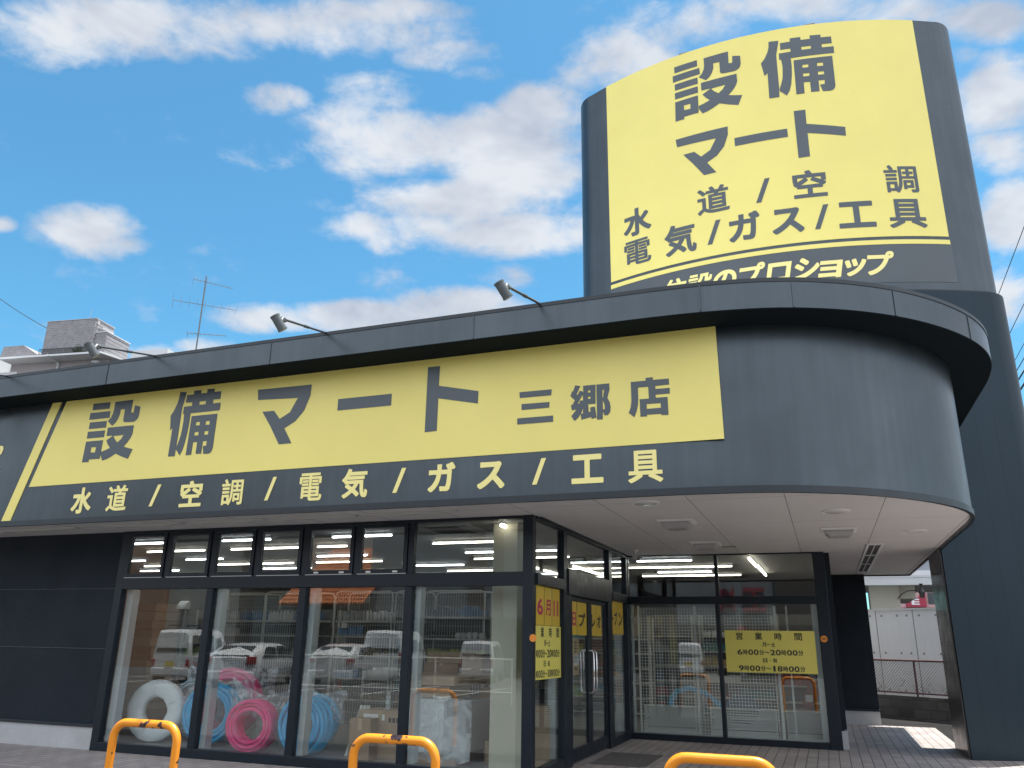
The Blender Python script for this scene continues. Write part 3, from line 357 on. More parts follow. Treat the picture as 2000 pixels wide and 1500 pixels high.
'将': [(209,0,199,8,197,15,196,313,191,312,100,228,88,221,56,221,50,224,39,235,0,296,0,329,3,336,190,498,196,504,197,509,196,587,156,589,142,600,112,647,87,680,44,731,7,770,5,805,7,812,69,861,106,862,154,816,191,775,196,773,197,986,203,995,211,1000,317,1000,323,998,330,990,331,793,334,787,363,799,424,831,498,880,560,933,607,989,620,1000,658,1000,734,977,745,964,745,932,740,921,742,919,867,918,885,921,919,921,972,894,980,884,980,845,942,778,885,708,798,629,804,627,862,627,874,618,876,611,876,504,878,499,986,498,995,493,1000,485,1000,382,994,373,985,369,881,369,876,365,876,99,871,60,859,39,834,18,815,10,791,5,723,0,620,0,613,2,605,10,593,52,581,81,579,118,574,120,542,121,533,127,505,175,471,225,397,313,396,352,407,365,407,368,337,369,332,366,331,361,331,12,324,3,317,0), (696,129,734,130,740,135,739,366,733,369,540,368,540,363,573,326,621,264,655,208,656,174,654,167,644,158,606,135,603,131), (334,499,350,499,354,501,343,520,334,531,331,522,331,504), (550,499,738,499,740,506,739,586,733,586,660,547,551,502), (332,578,335,577,345,585,411,600,474,619,542,644,547,647,548,652,522,680,489,709,482,708,424,679,385,678,379,681,356,706,334,724,331,717), (674,717,678,716,683,719,726,750,769,789,771,795,618,797,606,791,604,788,606,783,633,759)],
'E': [(29,0,5,13,0,22,2,984,22,998,36,1000,958,999,979,986,983,976,983,815,978,808,958,796,368,795,358,792,356,786,356,616,361,608,924,607,944,600,958,591,959,585,958,417,937,404,924,402,361,401,356,392,356,214,358,208,368,205,975,204,995,192,1000,185,998,16,978,2,965,0)],
'設': [(31,1000,379,998,379,886,33,888), (0,842,408,840,412,726,0,724), (26,677,371,675,372,563,24,564), (19,518,367,514,366,401,20,402), (17,350,361,350,356,40,137,41,141,0,7,2), (144,246,244,242,239,150,146,159), (479,992,835,995,831,783,845,774,873,771,885,782,890,893,1000,863,999,724,986,670,960,637,926,618,890,613,739,622,713,634,701,659,701,695,702,847,613,851,611,767,585,685,549,628,494,581,392,670,443,725,472,795,481,867), (416,556,929,555,930,415,904,347,854,273,794,212,862,187,983,155,919,0,788,46,660,105,580,60,494,23,413,5,363,102,364,157,444,175,528,208,471,271,428,341,540,403,538,413,417,417), (555,404,762,409,720,338,656,287,597,344)],
'備': [(132,1000,266,987,259,931,237,832,219,745,217,672,212,162,204,3,68,6,76,448,33,408,0,639,55,711,104,819,124,899), (286,939,423,937,423,996,567,993,569,940,695,938,695,998,841,991,842,942,982,940,982,821,842,822,842,762,1000,762,997,646,409,644,410,497,399,340,378,193,349,86,306,8,214,107,220,151,245,218,273,326,281,420,287,523,278,645,252,647,255,757,418,759,418,815,280,820), (565,816,698,814,695,762,565,762), (443,597,965,596,958,83,944,38,919,11,884,0,785,3,757,120,819,123,826,194,743,194,740,10,629,13,630,190,545,193,540,4,431,3), (554,497,633,496,632,444,551,446), (751,499,831,497,831,441,747,442), (549,346,632,344,632,291,547,294), (750,346,829,345,829,290,745,292)],
'店': [(73,927,438,925,438,998,607,1000,611,927,990,924,993,772,656,766,663,685,1000,682,996,538,657,541,665,458,939,454,943,0,782,7,770,40,437,43,440,3,279,7,274,456,498,452,491,764,242,767,240,476,227,305,195,164,134,5,0,130,53,263,75,434,76,666), (438,321,774,312,773,192,436,193)],
'郷': [(125,1000,254,967,156,751,184,726,242,840,316,803,327,772,325,967,634,966,629,437,446,447,453,225,506,235,491,347,610,365,632,216,649,61,529,35,518,87,276,34,252,191,316,207,322,362,281,247,202,107,101,12,17,152,161,332,33,314,10,458,48,462,114,583,0,706,44,837,73,842), (445,827,506,829,507,761,444,763), (442,648,506,649,508,585,444,585), (315,732,322,563,242,560,227,482,181,479), (659,963,980,964,981,788,925,569,978,456,1000,322,990,184,936,109,850,98,808,222,799,0,663,1), (807,803,850,805,824,596,804,595), (806,532,852,402,859,276,811,256)],
'マ': [(0,1000,1000,988,993,802,906,547,764,375,575,269,733,4,505,0,315,322,133,595,349,593,472,439,649,540,770,778,23,815)],
'ト': [(4,1000,241,998,234,692,1000,548,993,363,234,499,231,7,0,0)],
'三': [(52,1000,961,998,946,816,64,819), (117,623,901,611,891,441,119,439), (0,190,1000,185,1000,0,2,2)],
'/': [(0,0,330,0,1000,1000,670,1000)]}

def outlines(ch):
    res = []
    for s in GLYPHS[ch]:
        v = [q / 1000 for q in s]
        res.append(list(zip(v[0::2], v[1::2])))
    return res
def glyph_mesh(ch, x0, x1, y0, y1, depth, slant=0.0):
    c = bpy.data.curves.new('outline', 'CURVE'); c.dimensions = '2D'; c.fill_mode = 'BOTH'; c.extrude = depth / 2
    for pl in outlines(ch):
        s = c.splines.new('POLY'); s.points.add(len(pl) - 1); s.use_cyclic_u = True
        for p, (u, v) in zip(s.points, pl):
            y = y0 + v * (y1 - y0)
            p.co = (x0 + u * (x1 - x0) + slant * (y - y0), y, 0, 1)
    o = bpy.data.objects.new('outline', c); COL.objects.link(o)
    me = bpy.data.meshes.new_from_object(o.evaluated_get(bpy.context.evaluated_depsgraph_get()))
    bpy.data.objects.remove(o); bpy.data.curves.remove(c)
    return me
def letter(ch, x0, x1, y0, y1, M4, m, parent, depth=0.004, name='character', slant=0.0, bend=None):
    me = glyph_mesh(ch, x0, x1, y0, y1, depth, slant)
    if bend:
        bm = BM(); bm.from_mesh(me)
        x = math.floor(min(v.co.x for v in bm.verts) / 0.12) * 0.12
        xe = max(v.co.x for v in bm.verts)
        while x < xe:
            bmesh.ops.bisect_plane(bm, geom=bm.verts[:] + bm.edges[:] + bm.faces[:], plane_co=(x, 0, 0), plane_no=(1, 0, 0)); x += 0.12
        for v in bm.verts: v.co = bend(v.co.x, v.co.y, v.co.z)
        bm.to_mesh(me); bm.free()
    else:
        me.transform(M4)
    return obj(name, me, m, parent)
def face_front(y):          # letters on a wall that faces the street
    return Matrix(((1, 0, 0, 0), (0, 0, -1, y), (0, 1, 0, 0), (0, 0, 0, 1)))
def face_right(x):          # letters on a wall that faces +X, read along +Y
    return Matrix(((0, 0, 1, x), (1, 0, 0, 0), (0, 1, 0, 0), (0, 0, 0, 1)))

# ------------------------------------------------------------------ ground
ASPH = mat('old asphalt', (0.028, 0.028, 0.028), 0.95, 0, 0.35, 1.2, 0.5, 160, spec=.05)
PAVE = gridmat('pinkish grey pavement tiles', (0.34, 0.30, 0.285), (0.08, 0.075, 0.073), 0.30, 0.15, 0.007, 0.62, 'YX', 0.12, 0.5)
bm = BM(); box(bm, -400, 400, -400, 600, -0.6, -0.05); tag(obj('road', bm, ASPH), None, None, kind='structure')
bm = BM(); prism(bm, [(-30, 8.42), (1.9, 8.42), (4.6, 8.42), (4.6, 14.5), (1.93, 17.0), (1.93, 20.12), (-3.3, 20.12), (-30, 20.12)], -0.3, 0.0)
tag(obj('pavement', bm, PAVE), None, None, kind='structure')
bm = BM()
for i in range(60): box(bm, -30 + i * .6, -30 + i * .6 + .592, 8.28, 8.415, -0.3, 0.004)
tag(obj('kerb', bm, mat('pinkish kerb stones', (0.30, 0.265, 0.26), 0.8, 0, 0.15, 2, 0.3, 40), bevel=0.012), None, None, kind='structure')
bm = BM(); box(bm, -60, 60, -60, 8.27, -.06, -.046); tag(obj('parking_lot', bm, mat('pale worn lot surface', (.085, .082, .08), .9, 0, .3, .8, .4, 120)), None, None, kind='structure')
WHITELINE = mat('worn white road paint', (0.62, 0.62, 0.6), 0.8, 0, 0.25, 6)
bm = BM()
for i in range(9): box(bm, -30 + i * 2.7, -29.88 + i * 2.7, -9.5, -3.6, -0.045, -0.042)
tag(obj('road_marking', bm, WHITELINE), None, None, kind='structure')

# ------------------------------------------------------------------ shop building
shop = thing('shop_building', 'dark navy shop with a rounded corner fascia and glass front', 'building', (-5, 14, 0))
shop.location = (0, 0, 0)
def catmull(P, n=6):
    out = []
    for i in range(len(P) - 1):
        p0, p1, p2, p3 = [Vector(P[max(0, min(len(P) - 1, j))]) for j in (i - 1, i, i + 1, i + 2)]
        for k in range(n):
            t = k / n
            out.append(tuple(0.5 * ((2 * p1) + (p2 - p0) * t + (2 * p0 - 5 * p1 + 4 * p2 - p3) * t * t + (3 * p1 - p0 - 3 * p2 + p3) * t ** 3)))
    out.append(tuple(P[-1])); return out
CURVE = catmull([(-1.5, 8.6), (-0.92, 8.63), (-.28, 8.745), (.30, 9.0), (.82, 9.38), (1.26, 9.87), (1.59, 10.42), (1.78, 11.0), (1.855, 11.7), (1.86, 12.4)], 5)
FL = [(-22, 8.6), (-12, 8.6), (-6, 8.6)] + CURVE + [(1.86, 14.75)]
def offset(ln, d):
    res = []
    for i, p in enumerate(ln):
        a = Vector(ln[max(0, i - 1)]); b = Vector(ln[min(len(ln) - 1, i + 1)]); t = (b - a).normalized()
        res.append((p[0] + t.y * d, p[1] - t.x * d))
    return res
bm = BM(); band(bm, FL, offset(FL, -0.25), 3.175, 5.06)
fascia = obj('fascia', bm, NAVY, shop, smooth=30)
bm = BM(); band(bm, offset(FL, 0.018), offset(FL, -0.03), 3.115, 3.19)
obj('edge_strip', bm, NAVYTRIM, fascia, smooth=30)
bm = BM(); band(bm, offset(FL, 0.47), offset(FL, -0.1), 5.0, 5.335)
cornice = obj('cornice', bm, NAVY, shop, smooth=30)
bm = BM(); band(bm, offset(FL, 0.462), offset(FL, 0.003), 4.990, 4.997); obj('underside', bm, mat('matt underside shade', (.010, .016, .020), .85, spec=.08), cornice, smooth=30)  # darker strip added to keep yellow bounce light off the underside
bm = BM(); o1, o2 = offset(FL, 0.478), offset(FL, 0.40)
band(bm, o1, o2, 5.30, 5.345); obj('cap_strip', bm, NAVYTRIM, cornice, smooth=30)
for x in (-9.3, -6.5, -3.6, -0.95):      # sheet joints across the cornice
    bm = BM(); box(bm, x, x + .012, 8.122, 8.14, 5.005, 5.30); obj('joint', bm, NAVY, cornice)
for i in (14, 22, 31):
    p = offset(FL, 0.473)[i]; q = offset(FL, 0.473)[i + 1]; t = (Vector(q) - Vector(p)).normalized()
    bm = BM(); obox(bm, (p[0], p[1], 5.15), (t.x, t.y, 0), (-t.y, t.x, 0), (0, 0, 1), .008, .004, .145); obj('joint', bm, NAVY, cornice)
bm = BM(); prism(bm, [(-22, 8.75), (-1.5, 8.75), (0.2, 9.2), (1.3, 10.3), (1.7, 11.7), (1.7, 20.2), (0.1, 20.2), (0.1, 31), (-22, 31)], 5.06, 5.2)
obj('roof', bm, CONC, shop)
# soffit and the inside ceiling
sof = [(-22, 8.631)] + offset(FL, -0.031)[1:] + [(1.84, 20.35), (0.9, 20.35), (0.08, 20.35), (0.08, 15.2), (-3.33, 15.2), (-3.33, 9.93), (-22, 9.93)]
bm = BM(); prism(bm, sof, 3.15, 3.30); obj('soffit', bm, SOFFIT, shop)
bm = BM(); band(bm, [(0.9, 20.36), (1.865, 20.36), (1.865, 16.6)], [(0.9, 20.32), (1.845, 20.32), (1.845, 16.6)], 3.12, 3.4); obj('soffit_edge', bm, NAVYTRIM, shop)
CEIL = mat('grey ceiling board', (0.27, 0.27, 0.26), 0.8, 0, 0.04, 0.5)
bm = BM(); prism(bm, [(-22, 9.95), (-3.5, 9.95), (-3.5, 15.25), (0.0, 15.25), (0.0, 30), (-22, 30)], 3.14, 3.24); obj('ceiling', bm, CEIL, shop)
INW = mat('off white inside wall', (0.42, 0.415, 0.40), 0.8, 0, 0.06, 0.6)
bm = BM(); box(bm, -22, 0.06, 29.9, 30.1, 0, 3.14); box(bm, -19.2, -19, 9.95, 29.9, 0, 3.14); box(bm, -0.01, 0.055, 15.3, 29.9, 0, 3.14)
obj('inside_wall', bm, INW, shop)
FLOOR = gridmat('grey vinyl floor tiles', (0.30, 0.30, 0.30), (0.2, 0.2, 0.2), 0.6, 0.6, 0.004, 0.3, 'XY', 0.05)
bm = BM(); prism(bm, [(-22, 9.9), (-3.44, 9.9), (-3.44, 15.2), (0.0, 15.2), (0.0, 30), (-22, 30)], 0.0, 0.05); obj('inside_floor', bm, FLOOR, shop)
COLM = mat('beige painted column', (0.48, 0.46, 0.36), 0.6, 0, 0.04, 1)
bm = BM(); box(bm, -4.16, -3.80, 10.3, 10.72, 0.05, 3.14); obj('column', bm, COLM, shop, bevel=0.01)
# rendered walls
bm = BM(); box(bm, -22, -10.20, 9.8, 10.0, 0.33, 3.15)
wl = obj('wall', bm, RENDER, shop)
bm = BM(); box(bm, -22, -10.2, 9.79, 9.80, 1.395, 1.405); box(bm, -22, -10.2, 9.79, 9.8, 2.28, 2.288); obj('joint', bm, mat('grey sealant', (0.055, 0.058, 0.062), .7), wl)
bm = BM(); box(bm, -22, -10.2, 9.76, 9.98, 0.305, 0.345); obj('drip_edge', bm, NAVYTRIM, wl, bevel=.004)
bm = BM(); box(bm, -22, -10.2, 9.785, 9.98, -.1, 0.306); obj('plinth', bm, CONC, wl)
bm = BM(); box(bm, 0.075, 0.90, 20.1, 20.3, 0.30, 3.15); box(bm, 0.06, 0.16, 15.25, 20.1, 0.30, 3.15)
wr = obj('wall', bm, RENDER, shop)
bm = BM(); box(bm, 0.06, 0.92, 20.06, 20.32, 0.275, 0.315); obj('drip_edge', bm, NAVYTRIM, wr)
bm = BM(); box(bm, 0.075, 0.905, 20.085, 20.31, -.1, 0.276); box(bm, 0.062, 0.165, 15.25, 20.085, -.1, 0.276); obj('plinth', bm, CONC, wr)

# glazing: front wall (plane y = 9.8)
fy0, fy1 = 9.75, 9.86
bm = BM()
box(bm, -10.20, -10.06, fy0, fy1, 0, 3.15)                                   # left jamb
for x0, x1 in ((-8.445, -8.33), (-6.845, -6.73), (-5.19, -5.08)): box(bm, x0, x1, fy0, fy1, 0.12, 2.27)
box(bm, -10.06, -3.52, fy0, fy1, 0, 0.12); box(bm, -10.06, -3.52, fy0 - .012, fy1, 2.27, 2.44)
box(bm, -10.06, -3.52, fy0, fy1, 3.11, 3.15)
box(bm, -3.52, -3.385, fy0 - .02, 9.862, 0, 3.15)                             # corner post
for x0, x1 in ((-9.30, -9.24), (-8.455, -8.40), (-7.66, -7.60), (-6.85, -6.77), (-6.0, -5.94), (-5.17, -5.09)): box(bm, x0, x1, fy0 + .005, fy1, 2.44, 3.11)
wf = obj('window_frame', bm, ALU, shop, bevel=.006)
bm = BM()
for x0, x1 in ((-10.05, -9.93), (-8.325, -8.24), (-6.725, -6.64), (-5.075, -5.0)): box(bm, x0, x1, 9.865, 10.0, 0.12, 2.27)
box(bm, -10.06, -3.9, 9.865, 9.93, 2.28, 2.30)
obj('inner_jamb', bm, SILVER, wf)
panes = [(-10.06, -8.445, .12, 2.27), (-8.33, -6.845, .12, 2.27), (-6.73, -5.19, .12, 2.27), (-5.08, -3.52, .12, 2.27), (-5.09, -3.52, 2.44, 3.11)]
for x0, x1, z0, z1 in panes:
    bm = BM(); box(bm, x0, x1, 9.80, 9.808, z0, z1); obj('window_pane', bm, GLASS, shop)
STICK = mat('white window catch', (0.7, 0.7, 0.68), .4)
for i, (x0, x1) in enumerate(((-10.055, -9.30), (-9.24, -8.455), (-8.40, -7.66), (-7.60, -6.85), (-6.77, -6.0), (-5.94, -5.17))):
    bm = BM()
    a, b_ = 0.062, 0.05
    box(bm, x0 + .004, x0 + a, 9.735, 9.80, 2.445, 3.105); box(bm, x1 - a, x1 - .004, 9.735, 9.80, 2.445, 3.105)
    box(bm, x0 + a, x1 - a, 9.735, 9.80, 2.445, 2.50); box(bm, x0 + a, x1 - a, 9.735, 9.80, 3.06, 3.105)
    s = obj('awning_window', bm, ALU, shop, bevel=.004)
    bm = BM(); box(bm, x0 + a, x1 - a, 9.765, 9.772, 2.50, 3.06); obj('pane', bm, GLASS, s)
    bm = BM(); box(bm, x0 + .01, x1 - .01, 9.737, 9.75, 2.436, 2.4445); obj('drip_edge', bm, SILVER, s)
    if i >= 4:
        for u in (.25, .78):
            bm = BM(); c = x0 + (x1 - x0) * u; box(bm, c - .035, c + .035, 9.722, 9.735, 2.455, 2.478); obj('catch', bm, STICK, s)
# glazing: entrance wall (plane x = -3.42)
dx0, dx1 = -3.48, -3.37
bm = BM()
box(bm, dx0, dx1, 11.02, 11.40, 0, 2.24); box(bm, dx0, dx1, 11.03, 11.20, 2.24, 3.11); box(bm, dx0, dx1, 13.52, 13.80, 0, 2.24); box(bm, dx0, dx1, 13.64, 13.84, 2.24, 3.11); box(bm, dx0, dx1, 14.93, 15.05, 0, 3.15)
box(bm, dx0, dx1, 9.865, 14.93, 3.11, 3.15)
box(bm, dx0, dx1, 9.865, 11.02, 0, .14); box(bm, dx0, dx1, 13.80, 14.93, 0, .14)
box(bm, dx0 - .01, dx1 + .012, 9.865, 11.03, 2.29, 2.43); box(bm, dx0 - .01, dx1 + .012, 13.84, 14.93, 2.29, 2.43)
box(bm, dx0 - .02, dx1 + .02, 11.20, 13.64, 2.24, 2.60)
wf2 = obj('window_frame', bm, ALU, shop, bevel=.006)
bm = BM(); box(bm, -3.58, -3.485, 10.93, 11.01, .14, 2.29); obj('inner_jamb', bm, SILVER, wf2); bm = BM(); box(bm, -3.58, -3.485, 14.80, 14.92, .14, 2.29); obj('inner_jamb', bm, SILVER, wf2)
for y0, y1, z0, z1 in ((9.865, 11.02, .14, 2.29), (13.80, 14.93, .14, 2.29), (9.865, 11.03, 2.43, 3.11), (11.20, 13.64, 2.60, 3.11), (13.84, 14.93, 2.43, 3.11)):
    bm = BM(); box(bm, -3.424, -3.416, y0, y1, z0, z1); obj('window_pane', bm, GLASS, shop)
for y0, y1, hy in ((11.405, 12.455, 12.38), (12.465, 13.515, 12.54)):
    bm = BM(); x0, x1 = -3.45, -3.40
    box(bm, x0, x1, y0, y0 + .11, .02, 2.235); box(bm, x0, x1, y1 - .11, y1, .02, 2.235)
    box(bm, x0, x1, y0 + .11, y1 - .11, .02, .20); box(bm, x0, x1, y0 + .11, y1 - .11, 2.17, 2.235)
    d = obj('door', bm, ALU, shop, bevel=.004)
    bm = BM(); box(bm, -3.428, -3.42, y0 + .11, y1 - .11, .20, 2.17); obj('pane', bm, GLASS, d)
    bm = BM()
    for sx in (-3.40 + .075, -3.45 - .075):
        k = 1 if sx > -3.42 else -1
        pts = [(-3.42 + k * .02, hy, 1.48), (sx - k * .03, hy, 1.48), (sx, hy, 1.45), (sx, hy, 1.18), (sx, hy, .92), (sx - k * .03, hy, .88), (-3.42 + k * .02, hy, .88)]
        tube(bm, pts, .013, 8)
    obj('handle', bm, CHROME, d, smooth=50)
# glazing: recessed wall beside the entrance (plane y = 15.1)
bm = BM(); ry0, ry1 = 15.05, 15.16
box(bm, -3.42, -3.36, ry0, ry1, 0, 3.11); box(bm, -0.12, 0.075, ry0 - .01, 15.25, 0, 3.15); box(bm, -3.36, -.12, ry0, ry1, 0, .10); box(bm, -3.36, -.12, ry0 - .01, ry1, 2.28, 2.41)
box(bm, -1.81, -1.74, ry0, ry1, .10, 2.28); box(bm, -1.79, -1.73, ry0, ry1, 2.41, 3.13); box(bm, -3.42, -.12, ry0, ry1, 3.13, 3.15)
wf3 = obj('window_frame', bm, ALU, shop, bevel=.006)
bm = BM(); box(bm, -.22, -.125, 15.17, 15.3, .1, 2.28); box(bm, -3.35, -3.31, 15.165, 15.2, .1, 2.28); box(bm, -3.36, -.12, 15.165, 15.2, .10, .115); obj('inner_jamb', bm, SILVER, wf3)
for x0, x1, z0, z1 in ((-3.36, -1.81, .10, 2.28), (-1.74, -.12, .10, 2.28), (-3.36, -1.79, 2.41, 3.13), (-1.73, -.12, 2.41, 3.13)):
    bm = BM(); box(bm, x0, x1, 15.10, 15.108, z0, z1); obj('window_pane', bm, GLASS, shop)
# round orange stickers on the dark posts
ORNG = mat('orange sticker', (0.72, 0.25, 0.03), .5)
bm = BM(); disc(bm, (-3.375, 9.728, 1.64), (0, -1, 0), .045, .045, .003); tag(obj('round_sticker', bm, ORNG), 'small round orange sticker on the corner post beside the entrance', 'sticker')
bm = BM(); disc(bm, (-.055, 15.038, 1.71), (0, -1, 0), .055, .055, .003); st = obj('round_sticker', bm, ORNG); tag(st, 'round orange sticker on the dark jamb beside the opening hours sign', 'sticker')
bm = BM(); tube(bm, [(-.075, 15.033, 1.695), (-.07, 15.033, 1.725), (-.055, 15.033, 1.71), (-.04, 15.033, 1.73), (-.032, 15.033, 1.70)], .005, 5); obj('emblem', bm, mat('dark print', (.05, .03, .02), .6), st)
# lamps and fittings under the soffit
LWHITE = mat('white lamp housing', (0.66, 0.66, 0.66), .45)
DIFF = mat('grey ribbed diffuser', (0.34, 0.34, 0.34), .35, bump=.4, bscale=40)
for k, (x, y, lab) in enumerate(((-1.83, 9.22, 'round downlight nearest the shop sign, left of the other two'), (.24, 10.41, 'round downlight in the middle of the canopy ceiling'), (1.28, 12.56, 'round downlight by the dark leg of the sign tower'))):
    t = thing('downlight', lab, 'downlight', (x, y, 3.15), 0, 'downlights in the canopy ceiling')
    bm = BM(); disc(bm, (0, 0, 0), (0, 0, -1), .17, .16, .014, 32); obj('trim_ring', bm, LWHITE, t, smooth=40)
    bm = BM(); disc(bm, (0, 0, -.0141), (0, 0, -1), .13, .115, .006, 32); obj('lens', bm, mat('frosted lamp cover', (.55, .55, .54), .25), t, smooth=40)
for x, y, lab in ((-1.72, 10.75, 'square canopy lamp nearest the shop sign'), (.29, 12.1, 'square canopy lamp right of the entrance, nearest the tower leg'), (-1.69, 13.3, 'square canopy lamp close above the recessed window')):
    t = thing('canopy_lamp', lab, 'lamp', (x, y, 3.15), 0, 'square lamps under the canopy')
    bm = BM(); v = [[bm.verts.new((sx * a, sy * a, z)) for sx, sy in ((-1, -1), (1, -1), (1, 1), (-1, 1))] for a, z in ((.23, 0), (.235, -.012), (.225, -.03), (.19, -.034))]
    for i in range(3):
        for j in range(4): bm.faces.new((v[i][j], v[i][(j + 1) % 4], v[i + 1][(j + 1) % 4], v[i + 1][j]))
    bm.faces.new(v[3]); bm.faces.new(v[0][::-1]); obj('housing', bm, LWHITE, t)
    bm = BM(); v = [[bm.verts.new((sx * a, sy * a, z)) for sx, sy in ((-1, -1), (1, -1), (1, 1), (-1, 1))] for a, z in ((.185, -.0342), (.175, -.07), (.13, -.115))]
    for i in range(2):
        for j in range(4): bm.faces.new((v[i][j], v[i][(j + 1) % 4], v[i + 1][(j + 1) % 4], v[i + 1][j]))
    bm.faces.new(v[2]); bm.faces.new(v[0][::-1]); obj('diffuser', bm, DIFF, t, bevel=.012)
t = thing('air_vent', 'long slatted air vent in the canopy ceiling near the tower leg', 'air vent', (0, 0, 3.15))
bm = BM()
for x0, x1, y0, y1 in ((.72, .76, 14.0, 19.3), (.93, .97, 14.0, 19.3)): box(bm, x0, x1, y0, y1, -.02, 0)
for y in (14.0, 15.7, 17.4, 19.26): box(bm, .76, .93, y, y + .05, -.02, 0)
obj('frame', bm, LWHITE, t)
bm = BM(); box(bm, .84, .855, 14.05, 19.26, -.018, -.002); obj('slat', bm, SILVER, t)
bm = BM(); box(bm, .762, .928, 14.05, 19.26, -.004, -.001); obj('backing', bm, mat('dark vent inside', (.07, .07, .07), .8), t)
for k, (x0, x1) in enumerate(((-12.3, -10.45), (-9.98, -8.45), (-8.38, -7.05), (-7.0, -5.6), (-5.55, -4.15))):
    lab = ['leftmost batten light under the fascia, above the dark wall', 'batten light under the fascia above the first two small windows', 'batten light under the fascia above the third small window', 'batten light under the fascia above the fifth small window', 'rightmost batten light under the fascia, nearest the corner post'][k]
    t = thing('batten_light', lab, 'batten light', ((x0 + x1) / 2, 9.14, 3.15), 0, 'batten lights under the fascia'); h = (x1 - x0) / 2 - .04
    bm = BM(); box(bm, -h, h, -.055, .055, -.022, 0); obj('housing', bm, mat('cream lamp housing', (.50, .49, .46), .5), t, bevel=.006)
    bm = BM(); box(bm, -h + .18, h - .18, -.04, .04, -.034, -.0221); obj('diffuser', bm, mat('frosted lamp cover', (.55, .55, .54), .25), t, bevel=.006)
t = thing('security_camera', 'small white bullet camera with black lens under the canopy', 'security camera', (-3.0, 14.1, 3.15))
bm = BM(); disc(bm, (0, 0, 0), (0, 0, -1), .05, .045, .02); tube(bm, [(0, 0, -.02), (.01, -.01, -.07), (.02, -.02, -.11)], .012, 8); obj('bracket', bm, LWHITE, t, smooth=40)
bm = BM(); disc(bm, (-.05, .07, -.10), (.65, -.7, -.28), .032, .036, .17, 16); obj('body', bm, LWHITE, t, smooth=40)
bm = BM(); disc(bm, (.062, -.05, -.148), (.65, -.7, -.28), .036, .036, .02, 16); obj('lens', bm, mat('black glass', (.01, .01, .012), .1), t, smooth=40)
bm = BM(); box(bm, -1.5, -1.28, 13.9, 13.96, 3.143, 3.149); tag(obj('ceiling_sensor', bm, mat('dark print', (.05, .03, .02), .6)), 'thin dark slot plate on the canopy ceiling above the recessed window', 'sensor')

# ------------------------------------------------------------------ shop sign on the fascia
sign = thing('shop_sign', 'long yellow shop sign with dark lettering on the navy fascia', 'sign', (0, 0, 0))
SY = 8.592
def plate(poly, y0, y1):
    bm = BM(); A = [bm.verts.new((x, y0, z)) for x, z in poly]; B = [bm.verts.new((x, y1, z)) for x, z in poly]; n = len(poly)
    bm.faces.new(A); bm.faces.new(B[::-1])
    for i in range(n): bm.faces.new((A[i], B[i], B[(i + 1) % n], A[(i + 1) % n]))
    return bm
pbm = plate([(-10.99, 3.694), (-0.832, 3.694), (-0.846, 4.988), (-10.547, 4.988)], SY, 8.5995)
obj('panel', pbm, YELLOW, sign)
obj('stripe', plate([(-11.42, 3.20), (-11.235, 3.20), (-10.647, 4.988), (-10.832, 4.988)], SY, 8.5995), YELLOW, sign)
FTXT = [('設', -10.011, -9.057, 4.005, 4.899), ('備', -8.463, -7.606, 3.985, 4.93), ('マ', -6.995, -6.128, 4.035, 4.833), ('ト', -4.41, -3.704, 4.036, 4.883), ('三', -3.194, -2.749, 4.037, 4.434), ('郷', -2.537, -2.063, 4.018, 4.453), ('店', -1.856, -1.385, 4.008, 4.461), ('水', -10.064, -9.692, 3.253, 3.63), ('道', -9.401, -9.036, 3.264, 3.629), ('/', -8.623, -8.45, 3.301, 3.6), ('空', -8.098, -7.727, 3.266, 3.621), ('調', -7.402, -7.055, 3.26, 3.611), ('/', -6.699, -6.536, 3.296, 3.601), ('電', -6.173, -5.832, 3.262, 3.62), ('気', -5.538, -5.169, 3.268, 3.638), ('/', -4.815, -4.642, 3.303, 3.607), ('ガ', -4.334, -3.981, 3.287, 3.639), ('ス', -3.689, -3.347, 3.291, 3.612), ('/', -3.005, -2.837, 3.31, 3.614), ('工', -2.534, -2.165, 3.292, 3.622), ('具', -1.883, -1.502, 3.267, 3.626)]
for ch, x0, x1, z0, z1 in FTXT[:7]: letter(ch, x0, x1, z0, z1, face_front(SY - .003), NTXT, sign)
letter('ー', -5.695, -4.905, 4.425, 4.58, face_front(SY - .003), NTXT, sign)
for ch, x0, x1, z0, z1 in FTXT[7:]: letter(ch, x0, x1, z0, z1, face_front(8.595), YTXT, sign)
x = -16.2
for ch, wd in (('住', .56), ('設', .56), ('の', .5), ('プ', .52), ('ロ', .46), ('シ', .5), ('ョ', .42), ('ッ', .42), ('プ', .52)):
    h = .40 if ch in 'ョッ' else .52
    letter(ch, x, x + wd * .88, 3.86, 3.86 + h, face_front(8.595), YTXT, sign, slant=.22); x += wd

